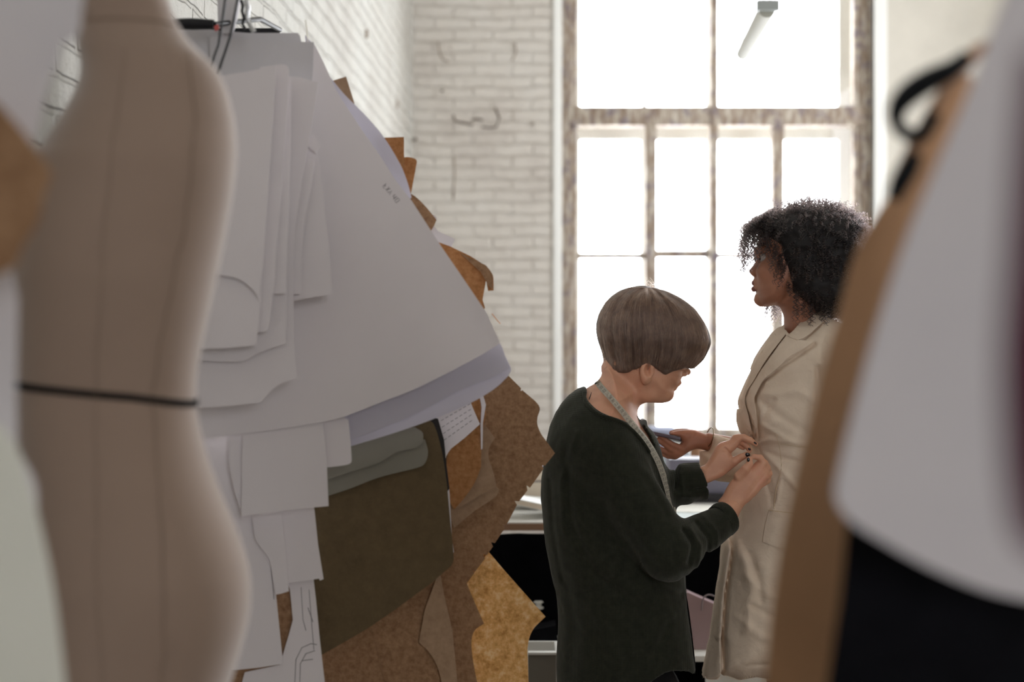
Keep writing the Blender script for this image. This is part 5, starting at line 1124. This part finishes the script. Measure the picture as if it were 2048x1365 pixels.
for q, (dx, L) in enumerate(((-.026,.055),(-.009,.066),(.009,.062),(.026,.050))): HN = smin(HN, v7.chain([c+Vector((dx,0,-.055)), c+Vector((dx*1.05,-.004,-.055-L*.5)), c+Vector((dx,.004,-.055-L))], [.0095,.0085,.007]), .003)
HN = smin(HN, v7.chain([c+Vector((-.026,-.006,-.01)), c+Vector((-.044,-.012,-.04)), c+Vector((-.044,-.012,-.065))], [.012,.0095,.008]), .006)
v8 = Vol.px(1400, 850, 1620, 960, 3.52, 3.74, .003, 3.62)
FR = v8.cone(P(1418,884,3.605), P(1600,930,3.66), .0225, .038)
mb = join_VF([mhead, earVF, surfnets(BODY, v6), surfnets(HN, v7), surfnets(FR, v8), H3]); np_mesh('body', mb[0], mb[1], M_SKIN2, mod)
for px_, dy in ((1630, 3.44), (1580, 3.60)):
    c = P(px_, 0, Dm); vs_ = Vol((c.x-.20, dy-.07, -.01), (c.x+.12, dy+.07, .14), .005)
    SH = smin(vs_.ell((c.x-.04, dy, .035), (.130,.044,.040)), vs_.ell((c.x+.02, dy, .07), (.052,.042,.05)), .03); SH = smax(SH, -vs_.z+.001, .003); a, b = surfnets(SH, vs_); np_mesh('shoe', a, b, M_WHITEFR, mod)
ring('bracelet', P(*z3(800,215), 3.595), P(1418,884,3.605)-P(1600,930,3.66), .0245, .0025, .0012, simple('thin_chain', srgb(120,100,70), .3, metal=1), mod)
# phone lying on the palm
ph = empty('phone', P(*z3(260,220), H3D-.01), 'dark grey phone lying on the open hand between the two people', 'phone')
pa, pb_ = P(*z3(70,178), H3D+.012), P(*z3(448,252), H3D-.004)
ux = (pb_-pa).normalized(); uy = Vector((.1, 1, -.16)).normalized(); uy = (uy-ux*uy.dot(ux)).normalized(); uz = ux.cross(uy)
M = Matrix.Translation((pa+pb_)/2) @ Matrix((ux, uy, uz)).transposed().to_4x4()
L = (pb_-pa).length
bm = bmesh.new(); box_bm(bm, -L/2, L/2, -.034, .034, -.0042, .0042, .003, M); from_bm('case', bm, simple('phone_case', srgb(84,78,90), .35, .5), ph)
bm = bmesh.new(); box_bm(bm, -L/2+.004, L/2-.004, -.031, .031, .0042, .0048, 0, M); from_bm('screen', bm, simple('phone_glass', srgb(20,20,26), .08, .6), ph)
# afro: dark core and curls
CORE = [(1514,454,1),(1550,430,1),(1580,420,1),(1612,414,1),(1650,418,1),(1690,428,1),(1716,445,1),(1728,480,1),(1730,540,1),(1718,595,1),(1690,630,1),(1655,634,1),(1625,624,1),(1592,606,1),(1571,580,1),(1556,548,1),(1545,515,1),(1534,488,1),(1522,470,1)]
v = Vol.px(1500, 395, 1760, 660, Dm-.16, Dm+.16, .0035, Dm)
AF = v.inflate(CORE, Dm, .122, .07)+vnoise(v, .016, 4, .004); a, b = surfnets(AF, v); afro = np_mesh('hair', a, b, M_CURLB, mod)
hc = P(1640, 520, Dm); st = []
def curl(p, d, L, r, pitch, grav=1.0, n=None, shrink=1.0):
    p = Vector(p); d = Vector(d).normalized(); n = n or max(12, int(L/pitch*9)); ph_ = random.uniform(0, 6.28); out = []; hand_ = random.choice((-1, 1))
    for k in range(n):
        t = k/(n-1); d = (d+Vector((0, 0, -grav*.09*12/n))).normalized(); p = p+d*(L/n)
        a_ = d.cross(Vector((.3, 1, .1))).normalized(); b_ = d.cross(a_); th_ = ph_+hand_*2*math.pi*L*t/pitch; rr = r*min(1, t*5)*(1-.3*t*shrink)
        out.append((p+(a_*math.cos(th_)+b_*math.sin(th_))*rr)[:])
    return out
nv = len(a); 
for k in range(4200):
    q = Vector(a[random.randrange(nv)]); nrm = (q-hc); nrm = Vector((nrm.x, nrm.y*1.1, nrm.z)).normalized()
    if q.x < P(1590,0,Dm).x and q.z < P(0,470,Dm).z and random.random() < .75: continue
    if q.x < P(1550,0,Dm).x and random.random() < .7: continue
    if nrm.z < -.3: d = Vector((random.gauss(0, .25), random.gauss(0, .25), -1))
    else: d = nrm+Vector((random.gauss(0, .45), random.gauss(0, .45), random.gauss(-.35, .4)))
    L = random.uniform(.018, .05) if nrm.z > -.3 else random.uniform(.01, .03)
    st.append(curl(q-nrm*.006, d, L, random.uniform(.0022, .0042), random.uniform(.006, .010), 1.2))
# curls falling over the forehead and in front of the eyes
def strand_px(pts2, y, r, pitch):
    """a corkscrew lock following a path read in picture columns and rows, at one depth"""
    pp = [P(a_[0], a_[1], y) for a_ in catmull([np.array(q, float) for q in pts2], sub=6)]; L = sum((b_-a_).length for a_, b_ in zip(pp, pp[1:])); n = max(14, int(L/pitch*9)); ph_ = random.uniform(0, 6.28); out = []; sg = random.choice((-1, 1))
    for k in range(n):
        t = k/(n-1)*(len(pp)-1); i_ = min(int(t), len(pp)-2); p = pp[i_].lerp(pp[i_+1], t-i_); d = (pp[i_+1]-pp[i_]).normalized(); a_ = Vector((0, 1, 0)); b_ = d.cross(a_); th_ = ph_+sg*2*math.pi*(L*k/(n-1))/pitch; rr = r*min(1, k/4)
        out.append((p+(a_*math.cos(th_)+b_*math.sin(th_))*rr)[:])
    return out
for k in range(170):
    u = random.random()**.8; x0 = 1556-46*u; y0 = 420+22*u+random.uniform(-8, 10); dep = Dm+random.uniform(-.085, .085)
    x1 = 1532-54*u+random.gauss(0, 4); y1 = y0+random.uniform(24, 46); ln = random.random()**.55; x2 = x1-random.uniform(-2, 8)*u+random.gauss(0, 3); y2 = min(y1+ln*(50+45*u)+8, 545)
    st.append(strand_px([(x0, y0), ((x0+x1)/2-4, (y0+y1)/2-2), (x1, y1), (x2, y2)], dep, random.uniform(.0028, .0046), random.uniform(.009, .014)))
for k in range(420):
    a0 = random.uniform(3.1, 6.2); x0 = 1630+random.uniform(85, 104)*math.cos(a0); y0 = 500+random.uniform(78, 92)*math.sin(a0); st.append(strand_px([(x0, y0), (x0+10*math.cos(a0), y0+10*math.sin(a0)-3), (x0+15*math.cos(a0)+random.gauss(0, 6), y0+14*math.sin(a0)+random.gauss(0, 6))], Dm+random.uniform(-.08, .08), .003, .009))
for k in range(60):
    x = random.uniform(1530, 1570); y = 440+(x-1530)*2+random.uniform(-10, 20); p = P(x, y, Dm-.082+random.uniform(-.01, .01)); st.append(curl(p, (random.uniform(-.7, .1), random.gauss(-.1, .15), -1), random.uniform(.03, .065), random.uniform(.003, .0045), random.uniform(.011, .016), .6))
# ringlets over the collar
for cx_, cy_, L0, dy, nn in ((1593,585,.075,-.080,8),(1620,612,.045,-.085,8),(1648,618,.04,-.09,8),(1606,605,.035,-.085,6),(1580,565,.03,-.082,7)):
    for k in range(nn): st.append(curl(P(cx_+random.gauss(0, 3), cy_+random.gauss(0, 4), Dm+dy+random.gauss(0, .004)), (random.gauss(0, .08), 0, -1), L0*random.uniform(.7, 1.1), random.uniform(.004, .0056), random.uniform(.011, .014), .2))
# curls of the far side, seen below the chin
for k in range(46):
    st.append(curl(P(random.uniform(1530,1560), random.uniform(585,606), Dm+random.uniform(.075,.10)), (random.gauss(-.05, .15), 0, -1), random.uniform(.035, .075), random.uniform(.003, .0045), random.uniform(.011, .015), .2))
tag(hair_curves('curls', st, M_CURL, afro, .00078, .0004), kind='stuff')
